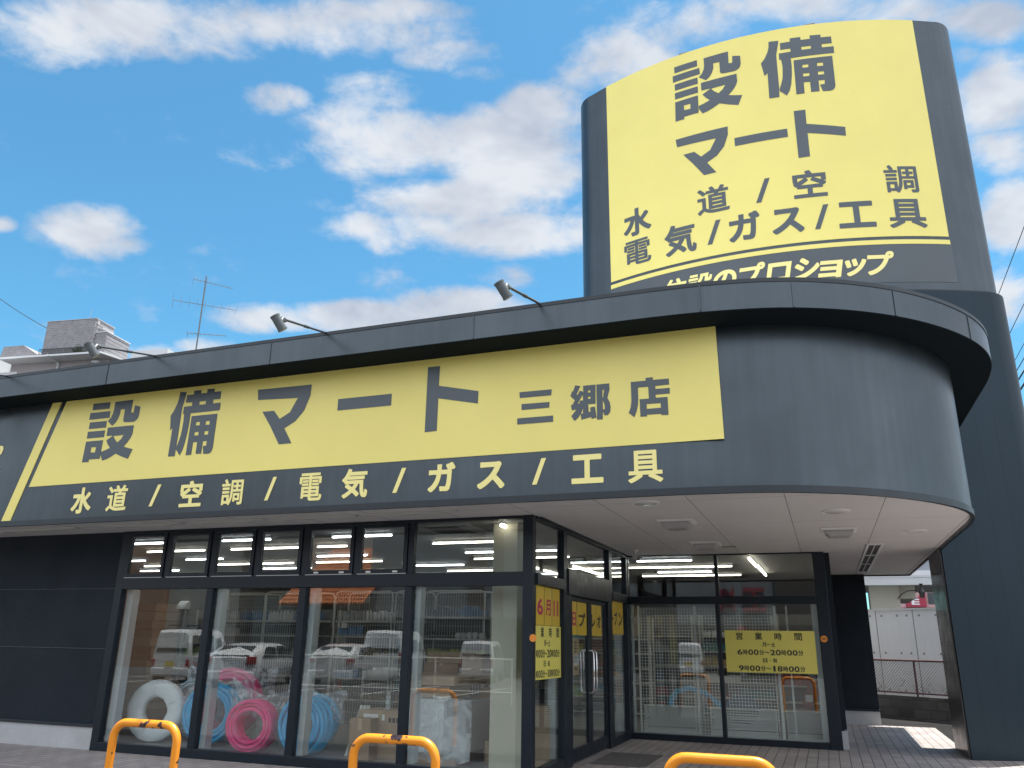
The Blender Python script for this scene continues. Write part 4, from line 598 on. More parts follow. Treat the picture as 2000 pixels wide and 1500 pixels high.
# ------------------------------------------------------------------ sign tower
tower = thing('sign_tower', 'tall navy sign tower with a curved yellow panel above the shop', 'sign tower', (0, 0, 0))
TCX, TCY, TR = -.46, 22.64, 8.15
def arcp(x, off=0.0):
    r = TR + off; return (x, TCY - math.sqrt(r * r - (x - TCX) ** 2))
def plan(xl, xr, back, off=0.0, rc=.36, roundl=True, roundr=True):
    a0 = xl + (rc if roundl else 0); a1 = xr - (rc if roundr else 0)
    P = [arcp(a0 + (a1 - a0) * i / 40, off) for i in range(41)]
    if roundr:
        y0 = P[-1][1]
        P += [(a1 + rc * math.sin(t), y0 + rc * 1.15 * (1 - math.cos(t)) + .10 * math.sin(t)) for t in [PI / 2 * k / 7 for k in range(1, 8)]]
    else: P.append((xr, P[-1][1] + .001))
    P += [(xr, back)]
    P += [(xl, back)]
    if roundl:
        y0 = P[0][1]
        P += [(a0 - rc * math.sin(t), y0 + rc * 1.15 * (1 - math.cos(t)) + .10 * math.sin(t)) for t in [PI / 2 * k / 7 for k in range(7, 0, -1)]]
    return P
bm = BM(); prism(bm, plan(-4.33, 3.52, 17.0), 7.72, 13.7); obj('body', bm, NAVY, tower, smooth=35)
TRIB = gridmat('navy sheet with upright seams', (0.024, 0.036, 0.046), (0.018, 0.027, 0.034), 0.30, 40, 0.004, 0.38, 'XZ', 0.03, 0, (0, 0), .15)
TRIB.node_tree.nodes['Principled BSDF'].inputs['Metallic'].default_value = .7; TRIB.node_tree.nodes['Principled BSDF'].inputs['Specular IOR Level'].default_value = .25
bm = BM(); prism(bm, plan(-4.40, 3.60, 17.05, .08), 5.2, 7.68); obj('skirt', bm, TRIB, tower, smooth=35)
bm = BM(); prism(bm, plan(-4.36, 3.555, 17.02, .04), 7.68, 7.72); obj('shadow_gap', bm, NAVYTRIM, tower, smooth=35)
bm = BM(); prism(bm, plan(1.86, 3.60, 16.35, .08, roundl=False), -0.05, 5.2); leg = obj('leg', bm, TRIB, tower, smooth=35)
RIDGE = mat('ribbed dark cladding', (0.045, 0.045, 0.048), 0.22, 0.0, .1, 2)
bm = BM()
for i in range(22): box(bm, 1.828, 1.859, 14.80 + i * .07, 14.80 + i * .07 + .045, 0.0, 3.15)
obj('ribbed_side', bm, RIDGE, leg, bevel=.004)
def bendt(u, v, wv, off=0.0):
    a = u / TR; r = TR + off + wv
    return Vector((TCX + r * math.sin(a), TCY - r * math.cos(a), v))
def arcplate(s0, s1, z0, z1, off, th=.006):
    bm = BM(); n = 60; V = []
    for i in range(n + 1):
        s = s0 + (s1 - s0) * i / n
        V.append([bm.verts.new(bendt(s, z, 0, o)) for z, o in ((z0, off), (z1, off), (z1, off - th), (z0, off - th))])
    for i in range(n):
        for k in range(4): bm.faces.new((V[i][k], V[i + 1][k], V[i + 1][(k + 1) % 4], V[i][(k + 1) % 4]))
    bm.faces.new(V[0]); bm.faces.new(V[-1][::-1]); return bm
obj('panel', arcplate(-3.163, 3.337, 8.802, 13.695, .009), YELLOW, tower, smooth=35)
obj('stripe', arcplate(-3.17, 3.345, 8.645, 8.735, .009), YELLOW, tower, smooth=35)
obj('lower_panel', arcplate(-3.17, 3.36, 7.88, 8.64, .006), mat('slate sign vinyl', (0.048, 0.062, 0.074), .42, 0, .05, 1, spec=.7), tower, smooth=35)
TTXT = [('設', -1.523, -0.097, 12.058, 13.417), ('備', 0.294, 1.709, 12.053, 13.425), ('マ', -1.535, -0.456, 10.614, 11.62), ('ー', -0.344, 0.663, 11.113, 11.3), ('ト', 0.815, 1.728, 10.608, 11.679),
        ('水', -2.805, -2.161, 9.685, 10.318), ('道', -1.164, -0.533, 9.724, 10.321), ('/', -0.038, 0.251, 9.758, 10.263), ('空', 0.659, 1.265, 9.725, 10.314), ('調', 2.313, 2.924, 9.71, 10.303),
        ('電', -2.81, -2.19, 9.019, 9.584), ('気', -1.883, -1.228, 8.986, 9.652), ('/', -1.016, -0.732, 9.05, 9.551), ('ガ', -0.587, -0.001, 9.002, 9.601), ('ス', 0.217, 0.784, 9.021, 9.549), ('/', 0.967, 1.25, 9.037, 9.543), ('工', 1.402, 2.058, 9.009, 9.556), ('具', 2.298, 2.971, 8.973, 9.573)]
for ch, x0, x1, z0, z1 in TTXT: letter(ch, x0, x1, z0, z1, None, NTXT, tower, bend=lambda u, v, q: bendt(u, v, q, .013))
for ch, x0, x1, z0, z1 in (('プ', 1.74, 2.20, 8.03, 8.50), ('ッ', 1.36, 1.73, 8.03, 8.375), ('ョ', 0.92, 1.32, 8.03, 8.375), ('シ', 0.49, 0.92, 8.03, 8.47), ('ロ', 0.0, 0.42, 8.03, 8.44), ('プ', -.52, -.06, 8.03, 8.50), ('の', -1.0, -.56, 8.03, 8.45), ('設', -1.50, -1.04, 8.03, 8.47), ('住', -2.02, -1.54, 8.03, 8.48)):
    letter(ch, x0, x1, z0, z1, None, YTXT, tower, bend=lambda u, v, q: bendt(u, v, q, .011), slant=.2)
for s in (-1.25, 1.3):
    bm = BM(); p = bendt(s, 13.7, 0, -.12); box(bm, p.x - .13, p.x + .13, p.y - .06, p.y + .06, 13.7, 13.78); obj('lifting_bracket', bm, mat('dull bracket steel', (.16, .165, .17), .7), tower, bevel=.01)

# ------------------------------------------------------------------ spotlights on long arms over the fascia
SPOTM = mat('grey spotlight enamel', (0.085, 0.10, 0.105), .4, 0, .08, 6)
ARMM = mat('dark grey steel tube', (0.10, 0.11, 0.12), .45, .3)
spots = [(-2.77, 'grey cylinder spotlight on an arm, rightmost, nearest the yellow tower'), (-5.68, 'grey cylinder spotlight on an arm, the middle one over the sign'), (-8.48, 'grey cylinder spotlight on an arm in front of the apartment building'), (-11.35, 'spotlight on an arm at the far left end of the cornice')]
s0 = None
for x, lab in spots:
    if s0 is None:
        s0 = thing('spotlight', lab, 'spotlight', (x, 8.15, 5.335), 0, 'spotlights over the shop sign')
        bm = BM(); tube(bm, [(0, .08, .03), (0, 0, .012), (.01, -.55, -.12), (.02, -1.10, -.25)], .015, 8); tube(bm, [(.0085, -.48, -.103), (.0105, -.58, -.127)], .02, 8); obj('arm', bm, ARMM, s0, smooth=50)
        bm = BM(); box(bm, -.07, .07, .06, .16, -.004, .012); obj('base_plate', bm, ARMM, s0)
        bm = BM(); tube(bm, [(.02, -1.06, -.25), (.02, -1.13, -.25), (.02, -1.16, -.30)], .026, 8); tube(bm, [(-.03, -1.14, -.29), (.07, -1.14, -.29)], .017, 8); obj('knuckle', bm, ARMM, s0, smooth=50)
        ax = Vector((.42, .40, -.80)).normalized(); c = Vector((-.03, -1.22, -.25))
        bm = BM(); disc(bm, c, ax, .052, .052, .18, 24); obj('lamp_body', bm, SPOTM, s0, smooth=40, bevel=.006)
        bm = BM(); disc(bm, c - ax * .004, ax, .056, .056, .02, 24); obj('rim', bm, SPOTM, s0, smooth=40); bm = BM(); disc(bm, c + ax * .168, ax, .056, .056, .02, 24); obj('rim', bm, SPOTM, s0, smooth=40)
        bm = BM(); disc(bm, c + ax * .1885, ax, .047, .047, .003, 24); obj('lens', bm, mat('frosted lamp cover', (.55, .55, .54), .25), s0)
    else: dup(s0, (x, 8.15, 5.335), rad(8), lab)

bm = BM(); prism(bm, [(-3.24, 11.75), (-2.46, 11.75), (-2.46, 13.05), (-3.24, 13.05)], .001, .012); tag(obj('door_mat', bm, mat('charcoal door mat', (.12, .11, .108), .95, 0, .2, 8, .5, 120)), 'dark flat door mat on the pavement before the entrance', 'door mat')

# ------------------------------------------------------------------ posters on the glass
PYEL = mat('yellow poster paper', (0.72, 0.64, 0.13), .5, 0, .03, 3)
POCH = mat('ochre poster sheet', (0.62, 0.43, 0.035), .45, 0, .05, 3)
PBLK = mat('black poster print', (0.015, 0.015, 0.02), .5)
PRED = mat('crimson poster print', (0.42, 0.01, 0.07), .5)
def line(chars, mtx, a0, a1, z0, z1, m, parent, narrow=True):
    n = len(chars); wd = (a1 - a0) / n
    for i, ch in enumerate(chars):
        if ch == ' ': continue
        x0, x1, y0, y1 = a0 + (i + .06) * wd, a0 + (i + .94) * wd, z0, z1
        h = z1 - z0; c = (x0 + x1) / 2
        if ch == '1': x0, x1 = c - .2 * wd, c + .2 * wd
        if ch == '・': x0, x1, y0, y1 = c - .1 * wd, c + .1 * wd, z0 + .4 * h, z0 + .6 * h
        if ch == '〜': y0, y1 = z0 + .34 * h, z0 + .66 * h
        letter(ch, x0, x1, y0, y1, mtx, m, parent, depth=.0012)
hp = thing('opening_hours_poster', 'yellow opening hours poster on the recessed window facing the street', 'poster', (0, 0, 0))
bm = BM(); box(bm, -1.68, -.20, 15.085, 15.088, 1.150, 1.835); obj('sheet', bm, PYEL, hp)
mt = face_front(15.0838)
def U(u): return -1.68 + 1.48 * u
def V(v): return 1.835 - .685 * v
for ch, u0, u1 in (('営', .128, .205), ('業', .342, .425), ('時', .56, .642), ('間', .78, .862)): letter(ch, U(u0), U(u1), V(.225), V(.05), mt, PBLK, hp, depth=.0012)
line('月〜土', mt, U(.415), U(.565), V(.385), V(.28), PBLK, hp)
line('6時00分〜20時00分', mt, U(.13), U(.865), V(.585), V(.455), PBLK, hp)
line('日・祝', mt, U(.41), U(.575), V(.76), V(.66), PBLK, hp)
line('9時00分〜18時00分', mt, U(.135), U(.87), V(.965), V(.835), PBLK, hp)
hp2 = thing('opening_hours_poster', 'yellow opening hours poster beside the entrance, partly hidden by the corner post', 'poster', (0, 0, 0))
bm = BM(); box(bm, -3.4155, -3.4145, 9.90, 11.00, 1.145, 1.795); obj('sheet', bm, PYEL, hp2)
mt = face_right(-3.4138)
def V2(v): return 1.795 - .65 * v
for ch, y0, y1 in (('業', 10.14, 10.27), ('時', 10.48, 10.60), ('間', 10.80, 10.92)): letter(ch, y0, y1, V2(.22), V2(.03), mt, PBLK, hp2, depth=.0012)
line('月〜土', mt, 10.27, 10.53, V2(.385), V2(.27), PBLK, hp2)
line('時00分〜20時00分', mt, 9.955, 10.94, V2(.60), V2(.45), PBLK, hp2)
line('日・祝', mt, 10.26, 10.52, V2(.77), V2(.66), PBLK, hp2)
line('時00分〜18時00分', mt, 9.955, 10.94, V2(.97), V2(.83), PBLK, hp2)
for txt, y0, y1, z0, z1, m in (('6', 9.955, 10.27, 1.80, 2.285, PRED), ('月', 10.29, 10.60, 1.80, 2.285, PRED), ('11', 10.62, 10.955, 1.80, 2.285, PRED), ('日', 11.52, 11.80, 1.70, 2.165, PRED), ('プ', 11.83, 12.34, 1.70, 2.165, PBLK),
                               ('レ', 12.58, 12.90, 1.70, 2.165, PBLK), ('オ', 12.92, 13.23, 1.70, 2.165, PBLK), ('ープ', 13.81, 14.36, 1.74, 2.285, PBLK), ('ン', 14.38, 14.78, 1.74, 2.285, PBLK)):
    t = thing('opening_notice', 'ochre sheet with %s %s character %s on the entrance glass' % (('a large', 'crimson' if m is PRED else 'black', txt) if len(txt) == 1 else ('two', 'crimson' if m is PRED else 'black', txt)), 'poster', (0, 0, 0), 0, 'ochre opening notice sheets on the entrance')
    bm = BM(); box(bm, -3.4155 - (.004 if 11.4 < y0 < 13.5 else 0), -3.4145 - (.004 if 11.4 < y0 < 13.5 else 0), y0, y1, z0, z1); obj('sheet', bm, POCH, t)
    h = z1 - z0; n = len(txt); wd = (y1 - y0 - .04) / n
    for i, ch in enumerate(txt):
        a, b = y0 + .02 + (i + .1) * wd, y0 + .02 + (i + .9) * wd
        zz = (z0 + .26 * h, z0 + .68 * h)
        if ch == 'ー': zz = (z0 + .44 * h, z0 + .5 * h)
        if ch == '1': a, b = a + .12 * wd, b - .30 * wd
        letter(ch, a, b, zz[0], zz[1], face_right(-3.4138 - (.004 if 11.4 < y0 < 13.5 else 0)), m, t, depth=.0012)
t = thing('door_leaflet', 'narrow orange and white leaflet taped inside the left door leaf', 'leaflet', (0, 0, 0))
bm = BM(); box(bm, -3.437, -3.435, 11.66, 11.96, 1.15, 1.64); obj('sheet', bm, mat('orange leaflet paper', (.55, .36, .14), .5, 0, .3, 14), t)
bm = BM(); box(bm, -3.4348, -3.4338, 11.68, 11.94, 1.28, 1.43); obj('white_panel', bm, mat('white paper', (.7, .7, .68), .6), t)
bm = BM()
for z, hh in ((1.58, .03), (1.54, .02), (1.50, .02), (1.46, .02), (1.40, .012), (1.37, .012), (1.33, .012), (1.22, .03)): box(bm, -3.4336, -3.4330, 11.71, 11.71 + random.uniform(.12, .2), z, z + hh)
obj('print', bm, PBLK, t)

# ------------------------------------------------------------------ inside the shop: lamps
TUBEW = mat('warm lamp tube', (.9, .9, .85), .4, emit=((1.0, 0.90, 0.74), 5.0))
TUBEC = mat('white lamp tube', (.9, .9, .9), .4, emit=((0.95, 0.98, 1.0), 5.4))
rows = [(10.74, 'white', [(-14.2, -12.9), (-11.5, -10.3), (-9.11, -8.16), (-7.02, -5.98)]),
        (11.87, 'warm', [(-13.4, -12.2), (-11.77, -10.43), (-9.85, -8.3), (-8.04, -7.45), (-5.85, -4.35)]),
        (13.3, 'white', [(-14.3, -13.2), (-12.14, -11.2), (-9.0, -7.9), (-5.9, -4.1)]),
        (14.4, 'warm', [(-14.3, -13.6), (-12.3, -10.3), (-9.75, -8.2), (-6.2, -4.3)]),
        (15.5, 'white', [(-15.5, -14.3), (-11.9, -10.6), (-8.3, -6.9), (-3.28, -2.24)]),
        (16.85, 'warm', [(-16.0, -13.2), (-11.5, -9.0), (-7.9, -6.2), (-3.81, -1.65)]),
        (18.05, 'white', [(-14.0, -12.0), (-9.9, -7.9), (-6.9, -5.6), (-3.36, -2.2)]),
        (19.05, 'warm', [(-16.5, -14), (-12.0, -9.5), (-7.4, -5.2), (-3.91, -1.68)])]
place = {10.74: 'row nearest the street', 11.87: 'second row from the street', 13.3: 'third row from the street', 14.4: 'fourth row from the street', 15.5: 'fifth row from the street', 16.85: 'sixth row from the street', 18.05: 'seventh row from the street', 19.05: 'deepest row'}
LH = mat('white lamp housing', (0.66, 0.66, 0.66), .45)
for y, kind, segs in rows:
    for i, (x0, x1) in enumerate(segs):
        t = thing('ceiling_lamp', '%s ceiling tube lamp, %s, %s from the left' % (kind, place[y], ('first', 'second', 'third', 'fourth', 'fifth')[i]), 'ceiling lamp', ((x0 + x1) / 2, y, 3.14), 0, 'tube lamps on the shop ceiling')
        h = (x1 - x0) / 2
        bm = BM(); box(bm, -h - .01, h + .01, -.02, .02, -.03, 0); obj('housing', bm, LH, t)
        bm = BM(); tube(bm, [(-h, 0, -.052), (-h + .02, 0, -.052), (h - .02, 0, -.052), (h, 0, -.052)], [.008, .0115, .0115, .008], 8); obj('tube', bm, TUBEC if kind == 'white' else TUBEW, t, smooth=50)
for k, (x, y0, y1, lab) in enumerate(((-3.97, 9.5 + .6, 10.27, 'short warm tube lamp over the beige column'), (-1.19, 15.3, 16.84, 'warm tube lamp pointing into the shop behind the recessed window, front piece'), (-1.16, 16.88, 19.2, 'warm tube lamp pointing into the shop behind the recessed window, rear piece'), (-4.75, 16.2, 19.0, 'warm tube lamp pointing into the shop, seen above the doors'))):
    t = thing('ceiling_lamp', lab, 'ceiling lamp', (x, (y0 + y1) / 2, 3.14), 0, 'tube lamps on the shop ceiling'); h = (y1 - y0) / 2
    bm = BM(); box(bm, -.02, .02, -h, h, -.03, 0); obj('housing', bm, LH, t)
    bm = BM(); tube(bm, [(0, -h + .01, -.055), (0, h - .01, -.055)], .024, 8); obj('tube', bm, TUBEW, t, smooth=50)
t = thing('air_conditioner', 'square ceiling air conditioner cassette behind the upper fixed window', 'air conditioner', (-4.9, 10.5, 3.14))
bm = BM(); box(bm, -.42, .42, -.40, .40, -.04, 0); obj('panel', bm, mat('grey plastic', (.35, .35, .34), .5), t, bevel=.012)
bm = BM(); box(bm, -.24, .24, -.24, .24, -.06, -.0401); obj('grille', bm, mat('dark grille', (.08, .08, .08), .6), t, bevel=.008)
bm = BM(); box(bm, -.24, .24, -.37, -.28, -.046, -.0401); box(bm, -.24, .24, .28, .37, -.046, -.0401); obj('louvre', bm, mat('dark grille', (.08, .08, .08), .6), t)

# ------------------------------------------------------------------ inside the shop: shelving and goods
SHELFW = mat('ivory enamel shelf', (0.52, 0.51, 0.47), .45)
def wire_panel(bm, w, h, px, pz, r=.0035, x0=0, z0=0, y=0):
    for i in range(int(w / px) + 1): box(bm, x0 + i * px - r, x0 + i * px + r, y - r, y + r, z0, z0 + h)
    for i in range(int(h / pz) + 1): box(bm, x0, x0 + w, y - r * .8 + .004, y + r * .8 + .004, z0 + i * pz - r, z0 + i * pz + r)
def frame_loop(bm, w, h, r=.014, y=0):
    tube(bm, [(0, y, 0), (0, y, h - .08), (.025, y, h - .02), (.08, y, h), (w - .08, y, h), (w - .025, y, h - .02), (w, y, h - .08), (w, y, 0)], r, 6)
GOODS = [mat('good grey plastic', (.33, .34, .35), .5), mat('good steel', (.45, .46, .47), .3, .6), mat('good navy', (.04, .06, .12), .5), mat('good blue', (.06, .18, .35), .5), mat('good dark', (.03, .03, .03), .5), mat('good teal', (.05, .2, .22), .5), mat('good red', (.35, .06, .05), .5), mat('good brass', (.5, .36, .16), .35, .6), mat('good white', (.6, .6, .58), .5), mat('good lime', (.35, .45, .12), .5)]
def goods(kind, x0, x1, y0, y1, z, parent, cols, rnd, hmax=.2):
    """a row of one kind of merchandise standing on one shelf"""
    bm = BM(); x = x0; first = True
    mi = rnd.choice(cols)
    while x < x1 - .06:
        if kind == 'bottle':
            r = .035; h = hmax * rnd.uniform(.8, 1)
            for yy in (y0 + .05, y0 + .14):
                disc(bm, (x + r, yy, z), (0, 0, 1), r, r, h * .7, 8); disc(bm, (x + r, yy, z + h * .7), (0, 0, 1), r * .95, r * .4, h * .15, 8); disc(bm, (x + r, yy, z + h * .85), (0, 0, 1), r * .5, r * .5, h * .13, 8)
            x += 2.3 * r
        elif kind == 'carton':
            wd = rnd.uniform(.09, .2); h = hmax * rnd.uniform(.5, 1)
            box(bm, x, x + wd * .94, y0 + rnd.uniform(0, .05), y1, z, z + h); x += wd
        elif kind == 'ring':
            r = rnd.uniform(.04, .07)
            tube(bm, [(x + r + r * math.cos(a) * .75, y0 + .05, z + r + r * math.sin(a) * .75) for a in [2 * PI * k / 10 for k in range(10)]], r * .22, 6, closed=True); x += 2.2 * r
        elif kind == 'spool':
            r = rnd.uniform(.045, .06)
            disc(bm, (x + r, y0 + .02, z + r), (0, 1, 0), r, r, .16, 12); x += 2.15 * r
        elif kind == 'hook':
            h = hmax * rnd.uniform(.5, 1)
            for k in range(4): box(bm, x, x + rnd.uniform(.03, .05), y0 + k * .05, y0 + k * .05 + .015, z - h, z - h * rnd.uniform(.05, .25))
            x += .06
    return obj(kind if kind != 'hook' else 'hanging_pack', bm, GOODS[mi], parent)
rnd = random.Random(5)
def gondola(label, x, y, w, h=2.36, levels=(.55, .90, 1.26, 1.60, 1.86), name='shelf_unit', kinds=None, mesh=True, depth=.45):
    t = thing(name, label, 'shelf', (x, y, .05), 0, 'wire framed shelves in the shop window')
    bm = BM(); frame_loop(bm, w, h); frame_loop(bm, w, h, y=depth); obj('frame', bm, SHELFW, t, smooth=50)
    if mesh:
        bm = BM(); wire_panel(bm, w, h - .03, .05, .16, .0025, 0, .02, 0.0); obj('wire_mesh', bm, SHELFW, t)
    bm = BM(); box(bm, .01, w - .01, depth - .03, depth - .02, .1, h - .3); obj('back_panel', bm, mat('shelf back panel', (.16, .16, .155), .6, 0, .2, 3), t)
    for k, z in enumerate(levels):
        bm = BM(); box(bm, .01, w - .01, .02, depth - .03, z - .03, z); s = obj('shelf', bm, SHELFW, t)
        kind = (kinds or ['carton', 'ring', 'spool', 'carton', 'bottle'])[k % 5]
        for seg in range(2):
            a = .03 + seg * (w - .06) / 2
            goods(kind, a, a + (w - .08) / 2, .06, depth - .08, z, t, {'bottle': [0, 8, 3], 'carton': [2, 3, 4, 6, 8, 0], 'ring': [7, 1, 4], 'spool': [4, 1, 9], 'hook': [3, 5, 0]}[kind], rnd, .19)
    return t
gondola('wire framed shelf with hoses behind the second large pane from the left', -11.3, 13.3, 1.25, kinds=['carton', 'carton', 'ring', 'carton', 'bottle'])
gondola('wire framed shelf behind the second large pane, over the blue and pink coils', -9.85, 13.0, 1.22)
gondola('wire framed shelf of bottles behind the third large pane', -8.31, 13.0, 1.17, kinds=['ring', 'carton', 'ring', 'carton', 'bottle'])
gondola('wire framed shelf with hanging packs at the right of the third large pane', -7.08, 13.0, .55, kinds=['ring', 'hook', 'hook', 'hook', 'hook'])
gondola('wire framed shelf of spools and cartons behind the fourth large pane', -6.51, 13.0, 1.13, levels=(.55, .90, 1.30, 1.58, 1.93), kinds=['carton', 'ring', 'spool', 'spool', 'carton'])
gondola('wire framed shelf just left of the beige column', -5.34, 13.2, .45, kinds=['carton', 'spool', 'bottle', 'ring', 'carton'])
def rack(label, x, y, w, h, rz=0, n=6):
    t = thing('stock_rack', label, 'shelf', (x, y, .05), rz, 'tall stock racks deep in the shop')
    bm = BM()
    for a in (0, w): box(bm, a - .02, a + .02, 0, .04, 0, h); box(bm, a - .02, a + .02, .46, .5, 0, h)
    obj('upright', bm, SHELFW, t)
    bm = BM(); box(bm, 0, w, .49, .50, 0, h); obj('back_panel', bm, mat('shelf back panel', (.16, .16, .155), .6, 0, .2, 3), t)
    for k in range(n):
        z = .1 + k * (h - .25) / n
        bm = BM(); box(bm, .02, w - .02, 0, .48, z - .03, z); obj('shelf', bm, SHELFW, t)
        for seg in range(max(1, int(w / .8))):
            a = .04 + seg * .8
            goods(rnd.choice(['carton', 'carton', 'bottle', 'spool', 'ring']), a, min(w - .04, a + .76), .04, .44, z, t, list(range(10)), rnd, .24)
    return t
rack('long stock rack across the middle of the shop floor', -15.5, 17.2, 4.0, 2.2)
rack('long stock rack right of the first one, across the middle of the shop', -11.0, 17.4, 4.6, 2.2)
rack('stock rack in the middle of the shop, left of the entrance', -6.0, 18.5, 2.3, 2.1)
rack('stock rack seen through the recessed window, on its left side', -4.4, 19.5, 1.5, 2.2)
rack('stock rack seen through the recessed window, at its middle', -2.75, 19.6, 1.6, 2.2)
rack('stock rack seen through the recessed window, at its right side', -1.0, 18.9, .95, 2.2)
rack('deepest stock rack along the back wall', -13.0, 26.5, 6.5, 2.4)
rack('right hand stock rack along the back wall', -6.0, 27.0, 5.5, 2.4)
# tall stack of flat cartons at the left edge of the window
CARD = mat('brown cardboard', (0.30, 0.20, 0.125), .75, 0, .12, 3, .15, 30)
CARD2 = mat('pale cardboard', (0.37, 0.265, 0.175), .75, 0, .1, 3, .15, 30)
TAPE = mat('packing tape', (.42, .32, .2), .25)
z = .05
for k in range(17):
    hh = rnd.choice((.10, .12, .14)); dx = rnd.uniform(-.03, .03)
    bm = BM(); box(bm, -11.42 + dx, -10.62 + dx, 11.1 + rnd.uniform(-.03, .03), 11.7, z, z + hh - .006)
    o = obj('flat_carton', bm, CARD if k % 3 else CARD2, None, bevel=.006)
    tag(o, 'flat brown carton in the tall stack behind the left pane, %s' % (['lowest one', 'second from the floor', 'third from the floor', 'fourth from the floor', 'fifth from the floor', 'sixth from the floor', 'seventh from the floor', 'eighth from the floor', 'ninth from the floor', 'tenth from the floor', 'eleventh from the floor', 'twelfth from the floor', 'thirteenth from the floor', 'fourteenth from the floor', 'third from the top', 'second from the top', 'topmost one'][k]), 'carton', 'flat cartons in the tall stack')
    z += hh
# coils of pipe in the window
FILM = filmmat('crinkled clear film', .08)
NECK = filmmat('gathered clear film', .34, (.86, .9, .94), 6)
FILM2 = filmmat('milky film', .34, (.80, .83, .84), 3.2)
def coil(name, label, c, R, r, turns, layers, m, axis, film=True, dark=None):
    """a bundle of pipe loops lying round one axis"""
    t = thing(name, label, 'pipe coil', c, 0, 'coils of pipe in the shop window')
    ax = Vector(axis).normalized(); a = ax.cross(Vector((0, 0, 1))).normalized(); b = a.cross(ax)
    bm = BM(); w = turns * 2.05 * r
    for l in range(layers):
        for k in range(turns):
            off = (k - (turns - 1) / 2) * 2.05 * r + rnd.uniform(-.004, .004); RR = R - r - l * 1.9 * r + rnd.uniform(-.012, .006)
            tl = rnd.uniform(-.03, .03); tl2 = rnd.uniform(-.03, .03)
            pts = [(a * math.cos(q) + b * math.sin(q)) * RR + ax * (off + tl * math.cos(q) + tl2 * math.sin(q)) for q in [2 * PI * i / 40 for i in range(40)]]
            tube(bm, pts, r, 8, closed=True)
    p = obj('pipe_loops', bm, m, t, smooth=60)
    bm = BM()      # stretched label on the loops
    for q, u in ((2.5, .9), (1.0, .95)):
        pos = (a * math.cos(q) + b * math.sin(q)) * (R - r * 1.5) - ax * (w / 2 + .012); tv = (-a * math.sin(q) + b * math.cos(q))
        obox(bm, pos, tv, tv.cross(ax), ax, .045, .03, .0015)
    obj('paper_tag', bm, mat('white paper', (.7, .7, .68), .6), t)
    if film:
        bm = BM(); seg = 48; ring = []
        for i in range(seg):
            q = 2 * PI * i / seg; d = a * math.cos(q) + b * math.sin(q); row = []
            for rad_, off in ((.28, -.55), (.62, -.62), (1.0, -.6), (1.06, 0), (1.0, .6), (.4, .6)):
                j = rnd.uniform(-.02, .03); row.append(bm.verts.new(d * (R * rad_ + j) + ax * (off * w * 1.1 + rnd.uniform(-.012, .012))))
            ring.append(row)
        for i in range(seg):
            for k in range(5): bm.faces.new((ring[i][k], ring[(i + 1) % seg][k], ring[(i + 1) % seg][k + 1], ring[i][k + 1]))
        obj('plastic_bag', bm, FILM, t, smooth=180)
        bm = BM(); nu, nv = 18, 6; G_ = []      # loose gathered mouth of the bag, folded over the top
        for i in range(nu + 1):
            u = i / nu; row = []
            for k in range(nv + 1):
                v = k / nv; spread = .10 + .16 * abs(u - .45) * 2
                row.append(bm.verts.new(a * R * (-1.25 + 2.6 * u) + b * (R * (.62 + .38 * u) + (v - .5) * 2 * spread) - ax * (w / 2 + .035 + .03 * math.sin(v * 9 + u * 11) + rnd.uniform(-.015, .015))))
            G_.append(row)
        for i in range(nu):
            for k in range(nv): bm.faces.new((G_[i][k], G_[i + 1][k], G_[i + 1][k + 1], G_[i][k + 1]))
        obj('bag_mouth', bm, NECK, t, smooth=180)
    return t
PINK = mat('pink pipe', (0.88, 0.025, 0.22), .3); BLUE = mat('sky blue pipe', (0.008, 0.42, 0.76), .3); WHT = mat('white pipe', (0.90, 0.91, 0.90), .4, 0, .05, 5)
coil('pipe_coil', 'sky blue pipe coil in a clear bag, behind the second mullion', (-8.80, 10.62, .50), .42, .030, 5, 3, BLUE, (.25, -.97, .05))
coil('pipe_coil', 'large pink pipe coil leaning behind the blue and pink coils', (-8.92, 11.15, .62), .50, .031, 5, 3, PINK, (.3, -.95, .12))
coil('pipe_coil', 'small pink pipe coil in a clear bag, at the front of the window', (-7.80, 10.30, .40), .36, .027, 5, 3, PINK, (.18, -.98, .03))
coil('pipe_coil', 'sky blue pipe coil in a clear bag, left of the leaning channels', (-6.98, 10.42, .43), .385, .030, 5, 3, BLUE, (-.05, -.99, .04))
coil('pipe_coil', 'sky blue pipe coil behind the third mullion, half hidden', (-7.25, 11.0, .44), .38, .030, 4, 3, BLUE, (.5, -.86, .05), film=False)
t = thing('white_roll', 'thick white wrapped roll standing at the left end of the window', 'wrapped roll', (-9.80, 10.55, .50), 0, None)
ax = Vector((.28, -.96, .02)).normalized(); a = ax.cross(Vector((0, 0, 1))).normalized(); b = a.cross(ax)
bm = BM(); prof = [(.20, -.075), (.24, -.095), (.34, -.10), (.42, -.095), (.445, -.06), (.45, 0), (.445, .06), (.42, .09), (.24, .09), (.20, .06)]
rings = [[bm.verts.new((a * math.cos(q) + b * math.sin(q)) * (r_ + rnd.uniform(-.006, .006)) + ax * (-o_ + rnd.uniform(-.006, .006))) for r_, o_ in prof] for q in [2 * PI * i / 40 for i in range(40)]]
for i in range(40):
    for k in range(len(prof)): bm.faces.new((rings[i][k], rings[(i + 1) % 40][k], rings[(i + 1) % 40][(k + 1) % len(prof)], rings[i][(k + 1) % len(prof)]))
obj('roll_body', bm, WHT, t, smooth=70)
bm = BM()
for q in (.3, 1.5, 2.7, 3.9, 5.1):
    d = a * math.cos(q) + b * math.sin(q); tube(bm, [d * .21 + ax * .10, d * .33 + ax * .108, d * .44 + ax * .075, d * .456], .006, 5)
obj('strap', bm, mat('white strap', (.8, .8, .8), .3), t)
